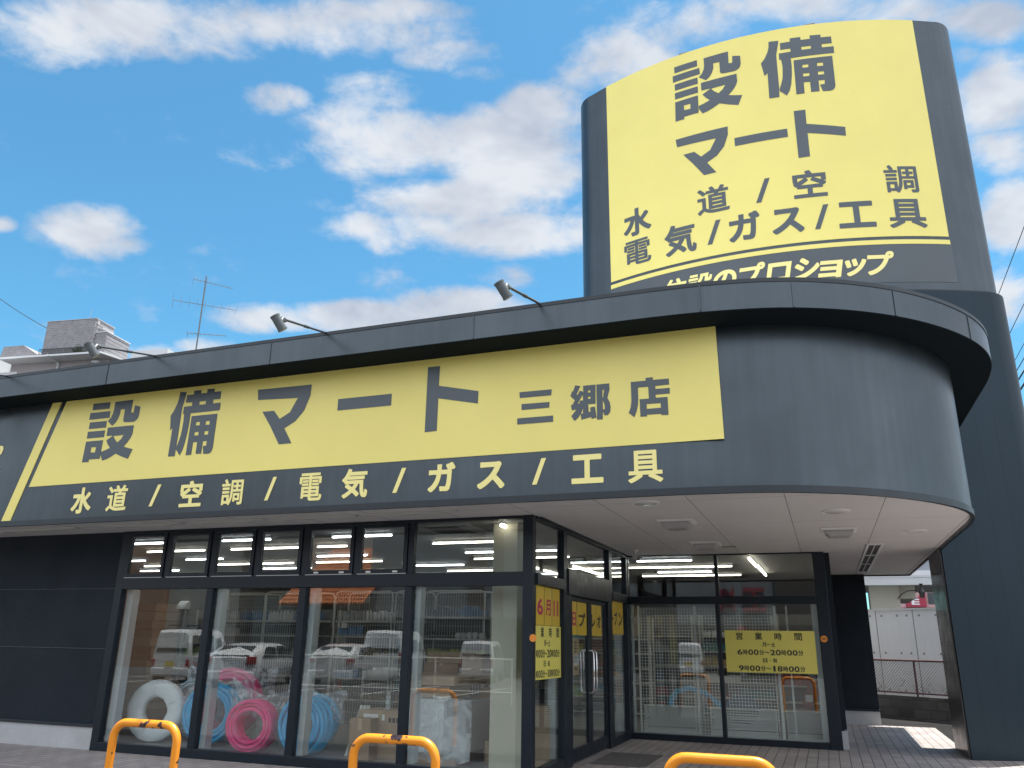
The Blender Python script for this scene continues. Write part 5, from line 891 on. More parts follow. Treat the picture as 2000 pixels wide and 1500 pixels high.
coil('pipe_coil', 'pale blue and white pipe coil right behind the white roll', (-9.45, 11.05, .53), .44, .02, 5, 2, mat('pale blue pipe', (.38, .52, .62), .35), (.3, -.95, 0), film=False)
# leaning channels, cartons, bottle, curved sheet
t = thing('metal_channels', 'bundle of pale metal channels leaning beside the brown cartons', 'metal channel', (-6.36, 10.42, .05))
for k in range(3):
    bm = BM(); x = k * .055
    u = Vector((.10, .16, .62)).normalized()
    obox(bm, (x + .06, .16, .33), (1, 0, 0), u.cross(Vector((1, 0, 0))).normalized(), u, .022, .016, .34); obj('channel', bm, SHELFW, t, bevel=.004)
def carton(label, x0, x1, y0, y1, z0, z1, m=CARD, tape=True, print_=False, grp=None, rz=0):
    t = thing('carton', label, 'carton', ((x0 + x1) / 2, (y0 + y1) / 2, z0), rz, grp); a, b, h = (x1 - x0) / 2, (y1 - y0) / 2, z1 - z0
    bm = BM(); box(bm, -a, a, -b, b, 0, h); obj('box_body', bm, m, t, bevel=.006)
    if tape:
        bm = BM(); box(bm, -.03, .03, -b - .002, b + .002, h - .0, h + .002); box(bm, -.03, .03, -b - .002, -b, h * .72, h); obj('tape', bm, TAPE, t)
    if print_:
        bm = BM(); box(bm, -a * .75, a * .2, -b - .0016, -b, h * .80, h * .92); obj('shipping_label', bm, mat('white paper', (.7, .7, .68), .6), t)
        bm = BM()
        for k in range(3): box(bm, a * (.38 + k * .17), a * (.50 + k * .17), -b - .0016, -b, h * .76, h * .86)
        obj('printed_mark', bm, PBLK, t)
    return t
carton('large brown carton with a white shipping label, behind the middle orange bar', -6.22, -5.52, 10.52, 11.0, .05, .66, CARD2, True, True)
carton('smaller brown carton standing in front of the labelled carton', -6.20, -5.88, 10.28, 10.50, .05, .57, CARD)
t = thing('water_bottle', 'clear water bottle standing on top of the labelled carton', 'bottle', (-5.88, 10.75, .664))
bm = BM(); disc(bm, (0, 0, 0), (0, 0, 1), .036, .036, .15, 12); disc(bm, (0, 0, .15), (0, 0, 1), .036, .015, .05, 12); obj('bottle_body', bm, filmmat('bottle plastic', .45, (.8, .86, .88)), t, smooth=40)
bm = BM(); disc(bm, (0, 0, .2), (0, 0, 1), .016, .016, .022, 10); obj('cap', bm, mat('good white', (.6, .6, .58), .5), t)
bm = BM(); disc(bm, (0, 0, .07), (0, 0, 1), .0365, .0365, .05, 12); obj('bottle_label', bm, mat('pale green paper', (.5, .6, .55), .5), t)
bm = BM(); V_ = []
for i in range(9):
    q = i / 8; V_.append([bm.verts.new((-5.74 + .24 * q + .02 * math.sin(q * 3), 10.85 - .14 * math.sin(q * 2.2), z)) for z in (.668, .668 + .36 - .05 * q)])
for i in range(8): bm.faces.new((V_[i][0], V_[i + 1][0], V_[i + 1][1], V_[i][1]))
o = obj('curved_sheet', bm, mat('pale grey sheet', (.5, .5, .5), .5), None, smooth=60); so_ = o.modifiers.new('thickness', 'SOLIDIFY'); so_.thickness = .003
tag(o, 'curved pale grey sheet standing on the labelled carton', 'sheet')
t = thing('wrapped_pallet', 'big white film wrapped block on a carton base, behind the fourth pane', 'wrapped block', (-5.05, 10.75, .05))
bm = BM(); box(bm, -.36, .40, -.38, .55, 0, .14); obj('carton_base', bm, CARD, t, bevel=.006)
bm = BM(); box(bm, -.36, .22, -.40, .5, .141, .80); obj('white_block', bm, mat('white foam board', (.70, .72, .72), .6, 0, .05, 3), t, bevel=.01)
bm = BM(); box(bm, .222, .50, -.30, .55, .141, .78); obj('grey_block', bm, mat('grey foam board', (.34, .35, .36), .6, 0, .06, 3), t, bevel=.01)
bm = BM(); n = 16; cols = []
for i in range(n + 1):
    q = i / n; col = []
    for k in range(9):
        v = k / 8; x = -.39 + .96 * q; y = -.43 - .02 * math.sin(9 * q + 4 * v) - .015 * rnd.random() + (.14 * max(0, q - .62) / .38)
        col.append(bm.verts.new((x, y, .03 + .88 * v + (.05 * math.sin(q * 7) if k == 0 else 0) - (.12 * q if k == 8 else 0))))
    cols.append(col)
for i in range(n):
    for k in range(8): bm.faces.new((cols[i][k], cols[i + 1][k], cols[i + 1][k + 1], cols[i][k + 1]))
obj('plastic_wrap', bm, FILM2, t, smooth=180)
carton('brown carton on top of the white wrapped block, under the wide slab', -5.40, -4.78, 10.40, 11.1, .86, 1.02, CARD2)
carton('wide flat carton slab on the carton above the wrapped block', -5.47, -4.68, 10.32, 11.4, 1.022, 1.13, CARD2, False)
carton('long flat carton behind the wide slab, left end showing past the mullion', -5.75, -4.3, 11.45, 12.0, 1.0, 1.13, CARD, False)
carton('lower left carton of the stack on the slab, behind the fourth pane', -5.72, -5.16, 11.5, 12.1, 1.132, 1.27, CARD)
carton('upper carton of the stack on the slab, behind the fourth pane', -5.68, -5.12, 11.5, 12.1, 1.272, 1.43, CARD2)
carton('right carton of the stack on the slab, behind the fourth pane', -5.10, -4.78, 11.5, 12.1, 1.132, 1.40, CARD)
carton('tall carton standing left of the beige column', -4.72, -4.30, 11.3, 11.8, .05, .95, CARD)
carton('low brown carton on the floor left of the beige column', -4.42, -4.14, 10.8, 11.3, .05, .32, CARD2)
carton('tall brown carton inside the glass between corner post and door', -4.15, -3.55, 10.75, 11.25, .05, .78, CARD2, True)
# goods behind the recessed window
t = thing('wire_mesh_rack', 'white wire mesh rack filling the left pane of the recessed window', 'wire rack', (-3.30, 15.55, .05), 0, 'white mesh racks behind the recessed window')
bm = BM(); wire_panel(bm, 1.45, 2.2, .054, .054, .0042); obj('wire_mesh', bm, WHITEW, t)
bm = BM(); box(bm, 1.02, 1.06, .01, .05, 0, 2.22); box(bm, -.02, .01, .01, .05, 0, 2.22); obj('upright', bm, WHITEW, t)
t = thing('wire_mesh_rack', 'white wire mesh rack behind the opening hours poster', 'wire rack', (-1.72, 15.55, .05), 0, 'white mesh racks behind the recessed window')
bm = BM(); wire_panel(bm, .84, 2.2, .054, .054, .0042); obj('wire_mesh', bm, WHITEW, t)
bm = BM(); box(bm, .85, .90, .0, .05, 0, 2.22); box(bm, 1.06, 1.09, .01, .04, 0, 2.22); obj('upright', bm, WHITEW, t)
for x0, x1, lab in ((-3.28, -2.35, 'white slatted gondola base behind the left recessed pane'), (-2.1, -.95, 'white gondola base behind the middle mullion of the recessed window'), (-.80, -.19, 'white slatted gondola base in the right corner of the recessed window')):
    t = thing('gondola_base', lab, 'gondola base', ((x0 + x1) / 2, 15.78, .05), 0, 'gondola bases behind the recessed window'); h = (x1 - x0) / 2
    bm = BM(); box(bm, -h, h, -.02, .30, 0, .10); box(bm, -h, -h + .03, 0, .30, .10, .44); box(bm, h - .03, h, 0, .30, .10, .44); box(bm, -h, h, .27, .30, .10, .44); box(bm, -h - .01, h + .01, -.02, .31, .44, .46); obj('cabinet', bm, WHITEW, t)
    bm = BM()
    for k in range(8): box(bm, -h + .031, h - .031, 0, .012, .115 + k * .04, .140 + k * .04)
    obj('slat', bm, WHITEW, t)
t = thing('blue_hose', 'big blue hose arching over the white slatted gondola base', 'hose', (-2.5, 16.2, .05))
bm = BM(); tube(bm, [(-.38, 0, .3), (-.36, 0, .55), (-.25, 0, .70), (0, 0, .76), (.3, -.05, .68), (.52, -.08, .5), (.62, -.1, .25), (.64, -.1, 0)], .05, 10); obj('hose_body', bm, BLUE, t, smooth=60)
t = thing('blue_net_bag', 'dark blue bag of netting behind the lower recessed pane', 'bag', (-1.55, 16.0, .5))
bm = BM(); bmesh.ops.create_icosphere(bm, subdivisions=3, radius=.28)
for v in bm.verts: v.co = Vector((v.co.x * 1.0, v.co.y * .6, v.co.z * .95)) * (1 + .12 * math.sin(v.co.x * 30 + v.co.z * 22) * math.cos(v.co.y * 25))
obj('bag_body', bm, mat('blue netting', (.03, .10, .18), .4, 0, .5, 18), t, smooth=80)
t = thing('red_cord_coil', 'coil of red cord hanging in the right corner of the recessed window', 'cord', (-.34, 15.95, .78))
bm = BM()
for k in range(5): tube(bm, [(-.16 + .09 * math.cos(q) * .6 + k * .026 + .18 * (1 + math.sin(q)) * .5, .0 + k * .01, .22 * math.sin(q)) for q in [2 * PI * i / 24 for i in range(24)]], .011, 6, closed=True)
obj('cord', bm, mat('dark red cord', (.32, .05, .045), .4), t, smooth=60)
bm = BM(); box(bm, -.12, .0, -.03, -.025, -.12, .0); obj('paper_tag', bm, mat('white paper', (.7, .7, .68), .6), t)
t = thing('red_carton_shelf', 'row of dark red packs under the opening hours poster', 'packs', (-.75, 16.1, .92))
bm = BM(); box(bm, -.2, .5, 0, .3, -.03, 0); obj('shelf', bm, SHELFW, t)
goods('carton', -.18, .48, .02, .28, 0, t, [6], rnd, .2)

# ------------------------------------------------------------------ orange barriers in front
def barrier_mat():
    m = mat('orange barrier paint', (0.80, 0.27, 0.012), .35, 0, .04, 4)
    t = m.node_tree; b = t.nodes['Principled BSDF']
    src = b.inputs['Base Color'].links[0].from_socket
    tcn = t.nodes.new('ShaderNodeTexCoord'); g = t.nodes.new('ShaderNodeNewGeometry')
    n = t.nodes.new('ShaderNodeTexNoise'); n.inputs['Scale'].default_value = 5.5; n.inputs['Detail'].default_value = 7; n.inputs['Roughness'].default_value = .62
    t.links.new(g.outputs['Position'], n.inputs['Vector'])
    # chips gather at the middle of the top bar
    vm = t.nodes.new('ShaderNodeVectorMath'); vm.operation = 'DISTANCE'; t.links.new(tcn.outputs['Object'], vm.inputs[0]); vm.inputs[1].default_value = (.02, 0, .84)
    mr = t.nodes.new('ShaderNodeMapRange'); t.links.new(vm.outputs['Value'], mr.inputs[0]); mr.inputs[1].default_value = 0; mr.inputs[2].default_value = .28; mr.inputs[3].default_value = .21; mr.inputs[4].default_value = 0
    ad = t.nodes.new('ShaderNodeMath'); t.links.new(n.outputs['Fac'], ad.inputs[0]); t.links.new(mr.outputs[0], ad.inputs[1])
    gt = t.nodes.new('ShaderNodeMath'); gt.operation = 'GREATER_THAN'; t.links.new(ad.outputs[0], gt.inputs[0]); gt.inputs[1].default_value = .635
    x = t.nodes.new('ShaderNodeMix'); x.data_type = 'RGBA'; t.links.new(gt.outputs[0], x.inputs[0]); t.links.new(src, x.inputs[6]); x.inputs[7].default_value = (.035, .017, .022, 1)
    t.links.new(x.outputs[2], b.inputs['Base Color'])
    bn = t.nodes.new('ShaderNodeBump'); bn.invert = True; bn.inputs['Strength'].default_value = .8; bn.inputs['Distance'].default_value = .004
    t.links.new(gt.outputs[0], bn.inputs['Height']); t.links.new(bn.outputs[0], b.inputs['Normal'])
    return m
BARM = barrier_mat()
def ubar(w, r=.038, R=.15, top=.875):
    bm = BM(); h = w / 2 - r; z = top - r; pts = [(-h, 0, -.12), (-h, 0, .2), (-h, 0, z - R)]
    pts += [(-h + R - R * math.cos(q), 0, z - R + R * math.sin(q)) for q in [PI / 2 * k / 8 for k in range(1, 9)]]
    pts += [(-h + R + (2 * h - 2 * R) * k / 8, 0, z) for k in range(1, 8)]
    pts += [(h - R + R * math.sin(q), 0, z - R + R * math.cos(q)) for q in [PI / 2 * k / 8 for k in range(0, 9)]]
    pts += [(h, 0, .2), (h, 0, -.12)]
    tube(bm, pts, r, 20); return bm
b0 = thing('barrier', 'orange U shaped barrier in front of the white roll, leftmost of three', 'barrier', (-6.25, 6.62, -.05), 0, 'orange barriers along the kerb')
obj('bent_pipe', ubar(.86), BARM, b0, smooth=60)
bm = BM(); disc(bm, (-.392, 0, 0), (0, 0, 1), .062, .055, .02, 20); disc(bm, (.392, 0, 0), (0, 0, 1), .062, .055, .02, 20); obj('ground_collar', bm, CONC, b0, smooth=40)
dup(b0, (-3.53, 6.60, -.05), 0, 'orange U shaped barrier with chipped paint in front of the brown cartons')
b3 = dup(b0, (-.83, 6.62, -.05), 0, 'orange U shaped barrier before the recessed entrance, rightmost of three')
for c in b3.children:
    if c.name.startswith('bent_pipe'): c.material_slots[0].link = 'OBJECT'; c.material_slots[0].material = mat('whole orange barrier paint', (0.80, 0.27, 0.012), .35, 0, .05, 4)

# ------------------------------------------------------------------ mast on the roof
GALV = mat('grey galvanised steel', (.38, .39, .4), .5, .6)
WEATHERED = mat('weathered aerial metal', (.13, .135, .14), .5, .4)
t = thing('antenna_mast', 'thin aerial mast with three aerials and a dish above the shop roof', 'aerial', (-13.33, 14.0, 5.2))
bm = BM(); tube(bm, [(0, 0, 0), (0, 0, 4.75)], .017, 8); obj('mast', bm, WEATHERED, t)
def yagi(z, l0, l1, dirv, n, el, tilt=0):
    d = Vector(dirv).normalized(); s = d.cross(Vector((0, 0, 1))).normalized(); bm = BM()
    tube(bm, [d * l0 + Vector((0, 0, z)), d * l1 + Vector((0, 0, z + tilt))], .008, 6)
    for k in range(n):
        p = d * (l0 + (l1 - l0) * k / (n - 1)) + Vector((0, 0, z + tilt * k / (n - 1))); e = el * (1 - .35 * k / n)
        tube(bm, [p - s * e, p + s * e], .0035, 4)
    p = d * l0 + Vector((0, 0, z)); tube(bm, [p - s * el * .6 + Vector((0, 0, .12)), p + Vector((0, 0, .02)), p - s * el * .6 - Vector((0, 0, .12))], .0035, 4)
    obj('aerial', bm, WEATHERED, t)
yagi(4.62, -.28, .62, (.70, .72, 0), 12, .10, -.06)
yagi(4.0, -.66, .78, (.72, .70, 0), 9, .42)
yagi(3.25, -.25, .62, (.85, .5, 0), 10, .13)
bm = BM(); c = Vector((.10, -.02, 2.35)); R_ = []
ax = Vector((.95, .25, .1)).normalized(); a = ax.orthogonal().normalized(); b = ax.cross(a)
for r_, o_ in ((0.02, -.05), (.10, -.045), (.18, -.02), (.22, 0)): R_.append([bm.verts.new(c + ax * o_ + (a * math.cos(q) + b * math.sin(q)) * r_) for q in [2 * PI * k / 20 for k in range(20)]])
for i in range(3):
    for k in range(20): bm.faces.new((R_[i][k], R_[i][(k + 1) % 20], R_[i + 1][(k + 1) % 20], R_[i + 1][k]))
bm.faces.new(R_[0]); obj('dish', bm, mat('pale dish enamel', (.55, .57, .58), .4), t, smooth=60)
bm = BM(); tube(bm, [(0, 0, 2.35), (.08, -.02, 2.35)], .015, 6); tube(bm, [(.03, -.02, 2.15), (.30, .06, 2.32)], .008, 5); obj('dish_arm', bm, WEATHERED, t)
bm = BM()
for q in (.3, 2.4, 4.5): tube(bm, [(0, 0, 2.9), (1.1 * math.cos(q), 1.1 * math.sin(q), .02)], .004, 4)
obj('guy_wire', bm, WEATHERED, t)

# ------------------------------------------------------------------ apartment building beyond the shop, left
apt = thing('apartment_building', 'grey brown tiled apartment building behind the shop at the far left', 'apartment building', (-82.8, 69.4, 0), rad(8.84))
TILE = gridmat('grey brown wall tiles', (0.205, 0.195, 0.205), (0.30, 0.29, 0.30), .42, .24, .035, .7, 'XZ', .14, .5)
PALE = mat('pale painted concrete', (.44, .43, .44), .8, 0, .06, .6)
EAVE = mat('pale eave board', (.60, .62, .63), .6)
K = 1.8
def zz(z): return 1.6 + (z - 1.6) * K
bm = BM(); prism(bm, [(-3.95 * K, 0), (0, 0), (0, 3.4), (-3.95 * K, 3.4)], zz(20.2), zz(22.78)); ph = obj('penthouse', bm, TILE, apt)
bm = BM(); box(bm, -4.0 * K, .08, -.06, 3.46, zz(22.78), zz(22.82)); obj('coping', bm, PALE, ph)
bm = BM(); box(bm, .001, .75, .55, 2.6, zz(22.12), zz(22.2)); box(bm, .001, .2, .2, .5, zz(22.4), zz(22.65)); obj('door_canopy', bm, PALE, ph)
bm = BM(); box(bm, .0, .02, .9, 2.2, zz(21.2), zz(22.1)); obj('door', bm, mat('steel grey door', (.3, .31, .32), .5), ph)
bm = BM(); prism(bm, [(0, .3), (1.7, .3), (1.7, 4.6), (0, 4.6)], zz(20.2), zz(21.75)); obj('annex', bm, TILE, apt)
bm = BM(); box(bm, -.02, 1.78, .22, 4.66, zz(21.75), zz(21.80)); obj('annex_coping', bm, EAVE, apt)
bm = BM(); v = [bm.verts.new(p) for p in ((-14.0, 0.6, zz(20.25)), (-7.6, 0.6, zz(20.25)), (-10.6, 0.6, zz(21.25)), (-13.6, 0.6, zz(21.25)), (-14.0, 5.0, zz(20.25)), (-7.6, 5.0, zz(20.25)), (-10.6, 5.0, zz(21.25)), (-13.6, 5.0, zz(21.25)))]
for f in ((0, 1, 2, 3), (5, 4, 7, 6), (1, 5, 6, 2), (4, 0, 3, 7), (3, 2, 6, 7)): bm.faces.new([v[i] for i in f])
obj('stair_block', bm, TILE, apt)
bm = BM(); prism(bm, [(-30, -.2), (1.6, -.2), (4.2, 8), (4.2, 16), (-30, 16)], zz(20.12), zz(20.25)); obj('eave', bm, EAVE, apt)
bm = BM(); prism(bm, [(4.3, 2.0), (9.4, 2.0), (9.4, 14), (4.3, 14)], zz(20.05), zz(20.6)); obj('eave', bm, EAVE, apt)
bm = BM(); prism(bm, [(-30, 1.9), (1.2, 1.9), (3.2, 8.5), (3.2, 15.5), (-30, 15.5)], 0, zz(20.118)); wl2 = obj('wall', bm, mat('warm grey tiled wall', (.30, .275, .275), .7, 0, .06, .8), apt)
for x0, x1, z0, z1 in ((-5.3 * K, -4.2 * K, 18.7, 19.3), (-2.6 * K, -1.55 * K, 18.7, 19.4), (-5.3 * K, -4.2 * K, 16, 17.2), (-2.6 * K, -1.55 * K, 16, 17.2)):
    bm = BM(); box(bm, x0, x1, 1.84, 1.89, zz(z0), zz(z1)); wi = obj('window', bm, mat('dark window frame', (.05, .06, .07), .4), apt)
    bm = BM(); box(bm, x0 + (x1 - x0) * .52, x1 - .1, 1.80, 1.838, zz(z0) + .1, zz(z1) - .1); obj('pane', bm, mat('pale window glass', (.32, .38, .4), .15), wi)
bm = BM(); tube(bm, [(-3.3 * K, -.25, zz(20.2)), (-3.3 * K, 1.75, zz(19.95)), (-3.3 * K, 1.8, 2)], .16, 10); obj('rain_pipe', bm, EAVE, apt, smooth=50)
bm = BM(); tube(bm, [(-.3 * K, 1.7, zz(19.8)), (.1 * K, 1.7, zz(19.8)), (.1 * K, 1.72, zz(18.3))], .09, 8); box(bm, -.5 * K, 0, 1.5, 1.86, zz(19.82), zz(19.95)); obj('duct', bm, EAVE, apt)
bm = BM()
for i in range(34): x = -4.15 * K + i * .21; box(bm, x, x + .035, -.17, -.13, zz(20.25), zz(20.68))
box(bm, -4.15 * K, -.2 * K, -.18, -.12, zz(20.64), zz(20.68)); box(bm, -4.15 * K, -.2 * K, -.18, -.12, zz(20.28), zz(20.30))
obj('roof_railing', bm, mat('dark railing', (.05, .05, .055), .5), apt)
bm = BM()
for i in range(260):
    p = Vector((rnd.gauss(0, .45), rnd.gauss(0, .05), abs(rnd.gauss(0, .35)))); u = Vector((rnd.gauss(0, 1), rnd.gauss(0, 1), rnd.gauss(0, 1))).normalized(); s = u.orthogonal().normalized()
    vs = [bm.verts.new(p + u * .12), bm.verts.new(p + s * .05), bm.verts.new(p - u * .12), bm.verts.new(p - s * .05)]; bm.faces.new(vs)
o = obj('roof_plant', bm, mat('roof shrub leaf', (.06, .10, .035), .6), apt, loc=(-1.0 * K, -.05, zz(20.3)))
bm = BM(); prism(bm, [(-7.3 * K, -2.5), (-5.9 * K, -2.5), (-5.9 * K, -.6), (-7.3 * K, -.6)], zz(18.2), zz(19.55)); obj('balcony_box', bm, mat('pale balcony panel', (.55, .57, .58), .6), apt)
bm = BM(); box(bm, -30, -4.4 * K, -2.4, -2.3, zz(18.0), zz(18.62)); box(bm, -30, -4.4 * K, -2.4, 1.9, zz(17.9), zz(18.0)); obj('balcony', bm, PALE, apt)
bm = BM(); tube(bm, [(-1.6 * K, 2.0, zz(22.8)), (-1.5 * K, 2.0, zz(24.0))], .03, 5); obj('lightning_rod', bm, GALV, apt)
# sagging cable to the apartment roof
bm = BM(); A, B = Vector((-103, 66, 47.2)), Vector((-88.5, 69.0, 38.2))
tube(bm, [A.lerp(B, q / 12) - Vector((0, 0, 1.0 * 4 * (q / 12) * (1 - q / 12) * .5)) for q in range(13)], .045, 5)
tag(obj('overhead_cable', bm, mat('black cable', (.03, .03, .03), .6)), 'sagging cable running down to the apartment building roof', 'cable')
# overhead lines right of the tower
for z, sl_, r_, lab in ((19.0, -.075, .016, 'topmost overhead line right of the sign tower'), (16.3, -.05, .016, 'overhead line right of the tower, second from the top'), (15.0, -.05, .014, 'overhead line right of the tower, third from the top'), (14.35, -.04, .02, 'overhead line right of the tower, fourth from the top'), (13.75, -.03, .035, 'thick overhead line right of the tower, second from the bottom'), (13.2, -.025, .045, 'thickest and lowest overhead line right of the tower')):
    bm = BM(); tube(bm, [(9, y, z + sl_ * (y - 22) - .3 * (1 - ((y - 50) / 42) ** 2)) for y in range(8, 93, 7)], r_, 6); tag(obj('overhead_line', bm, mat('black cable', (.03, .03, .03), .6)), lab, 'cable', 'overhead lines right of the tower')
t = thing('utility_pole', 'grey concrete utility pole carrying the overhead lines behind the tower', 'utility pole', (9, 92, -.05))
bm = BM(); tube(bm, [(0, 0, 0), (0, 0, 15.5)], [.18, .11], 12); obj('pole', bm, CONC, t, smooth=40)
bm = BM(); box(bm, -.9, .9, -.05, .05, 14.2, 14.32); box(bm, -.6, .6, -.05, .05, 12.6, 12.7); obj('cross_arm', bm, GALV, t)

# ------------------------------------------------------------------ the lot behind the passage, right
A, B = Vector((.0, 23.9, 0)), Vector((6.5, 19.1, 0)); d = (B - A).normalized(); n_ = Vector((-d.y, d.x, 0)); Ln = (B - A).length
bw = thing('block_wall', 'low dark concrete block wall with a chain link fence on it', 'wall', A, math.atan2(d.y, d.x))
bm = BM(); box(bm, 0, Ln, 0, .15, -.05, .48); obj('blocks', bm, gridmat('dark weathered blocks', (.085, .08, .08), (.05, .05, .05), .4, .2, .008, .9, 'XZ', .3, .5), bw)
cf = thing('chain_link_fence', 'rusty framed chain link fence standing on the low block wall', 'fence', A, math.atan2(d.y, d.x))
RUST = mat('dark red rusty paint', (.09, .035, .04), .7, 0, .3, 8)
bm = BM()
for x in (.05, 1.05, 2.3, 3.6, 4.9, 6.2, 7.5): tube(bm, [(x, .07, .48), (x, .07, 1.30)], .024, 8)
obj('post', bm, RUST, cf, smooth=50)
bm = BM(); tube(bm, [(0, .07, 1.29), (Ln, .07, 1.29)], .024, 8); tube(bm, [(0, .07, .55), (Ln, .07, .55)], .018, 8); obj('rail', bm, RUST, cf, smooth=50)
bm = BM(); i = -.75
while i < Ln:
    for s in (1, -1):
        x0, x1 = (i, i + .74) if s > 0 else (i + .74, i); tube(bm, [(x0, .07 + s * .002, .55), (x1, .07 + s * .002, 1.29)], .0048, 4, cap=False)
    i += .075
obj('wire_mesh', bm, mat('grey wire', (.13, .125, .125), .5, .2), cf)
bm = BM()
for k in range(30):
    x = rnd.uniform(.4, Ln - .5); z = rnd.uniform(.5, .72); pts = [Vector((x, .09, z))]
    for j in range(4): pts.append(pts[-1] + Vector((rnd.uniform(-.09, .09), 0, rnd.uniform(-.03, .09))))
    tube(bm, pts, .005, 4)
tag(obj('dry_vine', bm, mat('dry stem', (.12, .10, .08), .8), None, loc=A), 'dry vine stems tangled in the foot of the chain link fence', 'vine').rotation_euler = (0, 0, math.atan2(d.y, d.x))
A2 = A + n_ * 1.1
pw = thing('panel_wall', 'tall white panel wall with bolt holes behind the chain link fence', 'wall', A2 - d * .6, math.atan2(d.y, d.x))
bm = BM(); box(bm, 0, Ln + 1, 0, .14, -.05, 2.52)
for x in [q * 1.05 for q in range(8)]: pass
obj('panels', bm, mat('white painted panel', (.80, .81, .82), .7, 0, .05, 1.2, streak=.04), pw)
bm = BM()
for x in [q * 1.05 for q in range(8)]:
    for dx in (.14, .48, .92):
        for z in (.55, 1.45, 2.38): disc(bm, (x + dx, 0, z), (0, -1, 0), .024, .03, .003, 10)
obj('bolt_hole', bm, mat('grey cement plug', (.3, .3, .3), .8), pw)
for x in [q * 1.05 for q in range(8)]:
    bm = BM(); box(bm, x + .3, x + .322, -.004, -.001, -.05, 2.515); obj('panel_joint', bm, mat('grey cement plug', (.3, .3, .3), .8), pw)
bm = BM(); box(bm, -.02, Ln + 1.02, -.03, .17, 2.52, 2.56); obj('coping', bm, mat('white coping', (.7, .7, .7), .6), pw)
WB = mat('white canopy metal', (.62, .64, .66), .5, 0, .04, 1)
t = thing('white_canopy', 'white flat canopy on a beige wall behind the panel wall', 'canopy', (0, 27, 0))
bm = BM(); box(bm, -1.5, 9, 0, .25, 3.36, 3.62); box(bm, -1.5, 9, -.02, 0, 3.58, 3.63); obj('fascia_board', bm, WB, t)
bm = BM(); box(bm, -1.5, 9, .25, 5, 3.42, 3.5); obj('deck', bm, mat('grey canopy underside', (.4, .4, .39), .8), t)
bm = BM(); box(bm, 1.33, 2.16, .5, 1.5, 0, 3.4); obj('wall', bm, mat('beige rendered wall', (.46, .44, .38), .8, 0, .06, 1), t)
bm = BM(); box(bm, 2.165, 2.62, .7, 4.0, 3.0, 3.42); obj('beam', bm, mat('beige rendered wall', (.46, .44, .38), .8), t)
bm = BM(); tube(bm, [(2.1, .45, 2.98), (2.22, .42, 3.12), (2.36, .40, 3.2), (2.5, .40, 3.22), (2.62, .40, 3.22)], .014, 6); obj('pipe', bm, mat('dark print', (.05, .03, .02), .6), t)
t = thing('hanging_lantern', 'black lantern hanging under the white canopy', 'lantern', (2.68, 26.55, 3.36))
bm = BM(); disc(bm, (0, 0, 0), (0, 0, -1), .06, .03, .05, 12); tube(bm, [(0, 0, -.04), (0, 0, -.16)], .02, 8); disc(bm, (0, 0, -.14), (0, 0, -1), .05, .085, .1, 12); disc(bm, (0, 0, -.24), (0, 0, -1), .085, .05, .16, 12); obj('lantern_body', bm, mat('black enamel', (.015, .015, .016), .4), t, smooth=50)
t = thing('red_building', 'red and pink shop front far behind the passage', 'building', (3.6, 45, 0))
bm = BM(); box(bm, -1.0, 6, .05, 6, 0, 3.48); obj('wall', bm, mat('faded pink wall', (.48, .22, .22), .7, 0, .2, 2), t)
bm = BM(); box(bm, .2, 6, .04, 5, 3.48, 5.0); uw = obj('upper_wall', bm, mat('pale pink wall', (.55, .36, .35), .7), t)
bm = BM(); box(bm, 1.18, 1.5, 0, .039, 3.62, 4.15); obj('window', bm, mat('dark window frame', (.05, .06, .07), .4), t)
bm = BM(); v = [bm.verts.new((x, y, z)) for y in (-.08, .03) for x, z in ((.15, 3.48), (1.08, 3.48), (1.08, 4.12), (.85, 4.12), (.78, 3.95), (.15, 3.62))]
bm.faces.new(v[:6]); bm.faces.new(v[6:][::-1])
for i in range(6): bm.faces.new((v[i], v[6 + i], v[6 + (i + 1) % 6], v[(i + 1) % 6]))
sgn = obj('sign_board', bm, mat('crimson sign board', (.36, .03, .06), .5), t)
o = letter('E', .42, .78, 3.58, 3.86, face_front(-.085), mat('white sign lettering', (.75, .75, .75), .5), sgn)
t = thing('grey_house', 'grey house wall and white gutter glimpsed past the tower leg', 'building', (0, 60, 0))
bm = BM(); box(bm, 4.0, 18, 0, 6, 0, 9); obj('wall', bm, mat('blue grey siding', (.26, .29, .32), .7), t)
bm = BM(); box(bm, 3.9, 18, -.3, 0, 6.1, 6.4); obj('gutter', bm, WB, t)

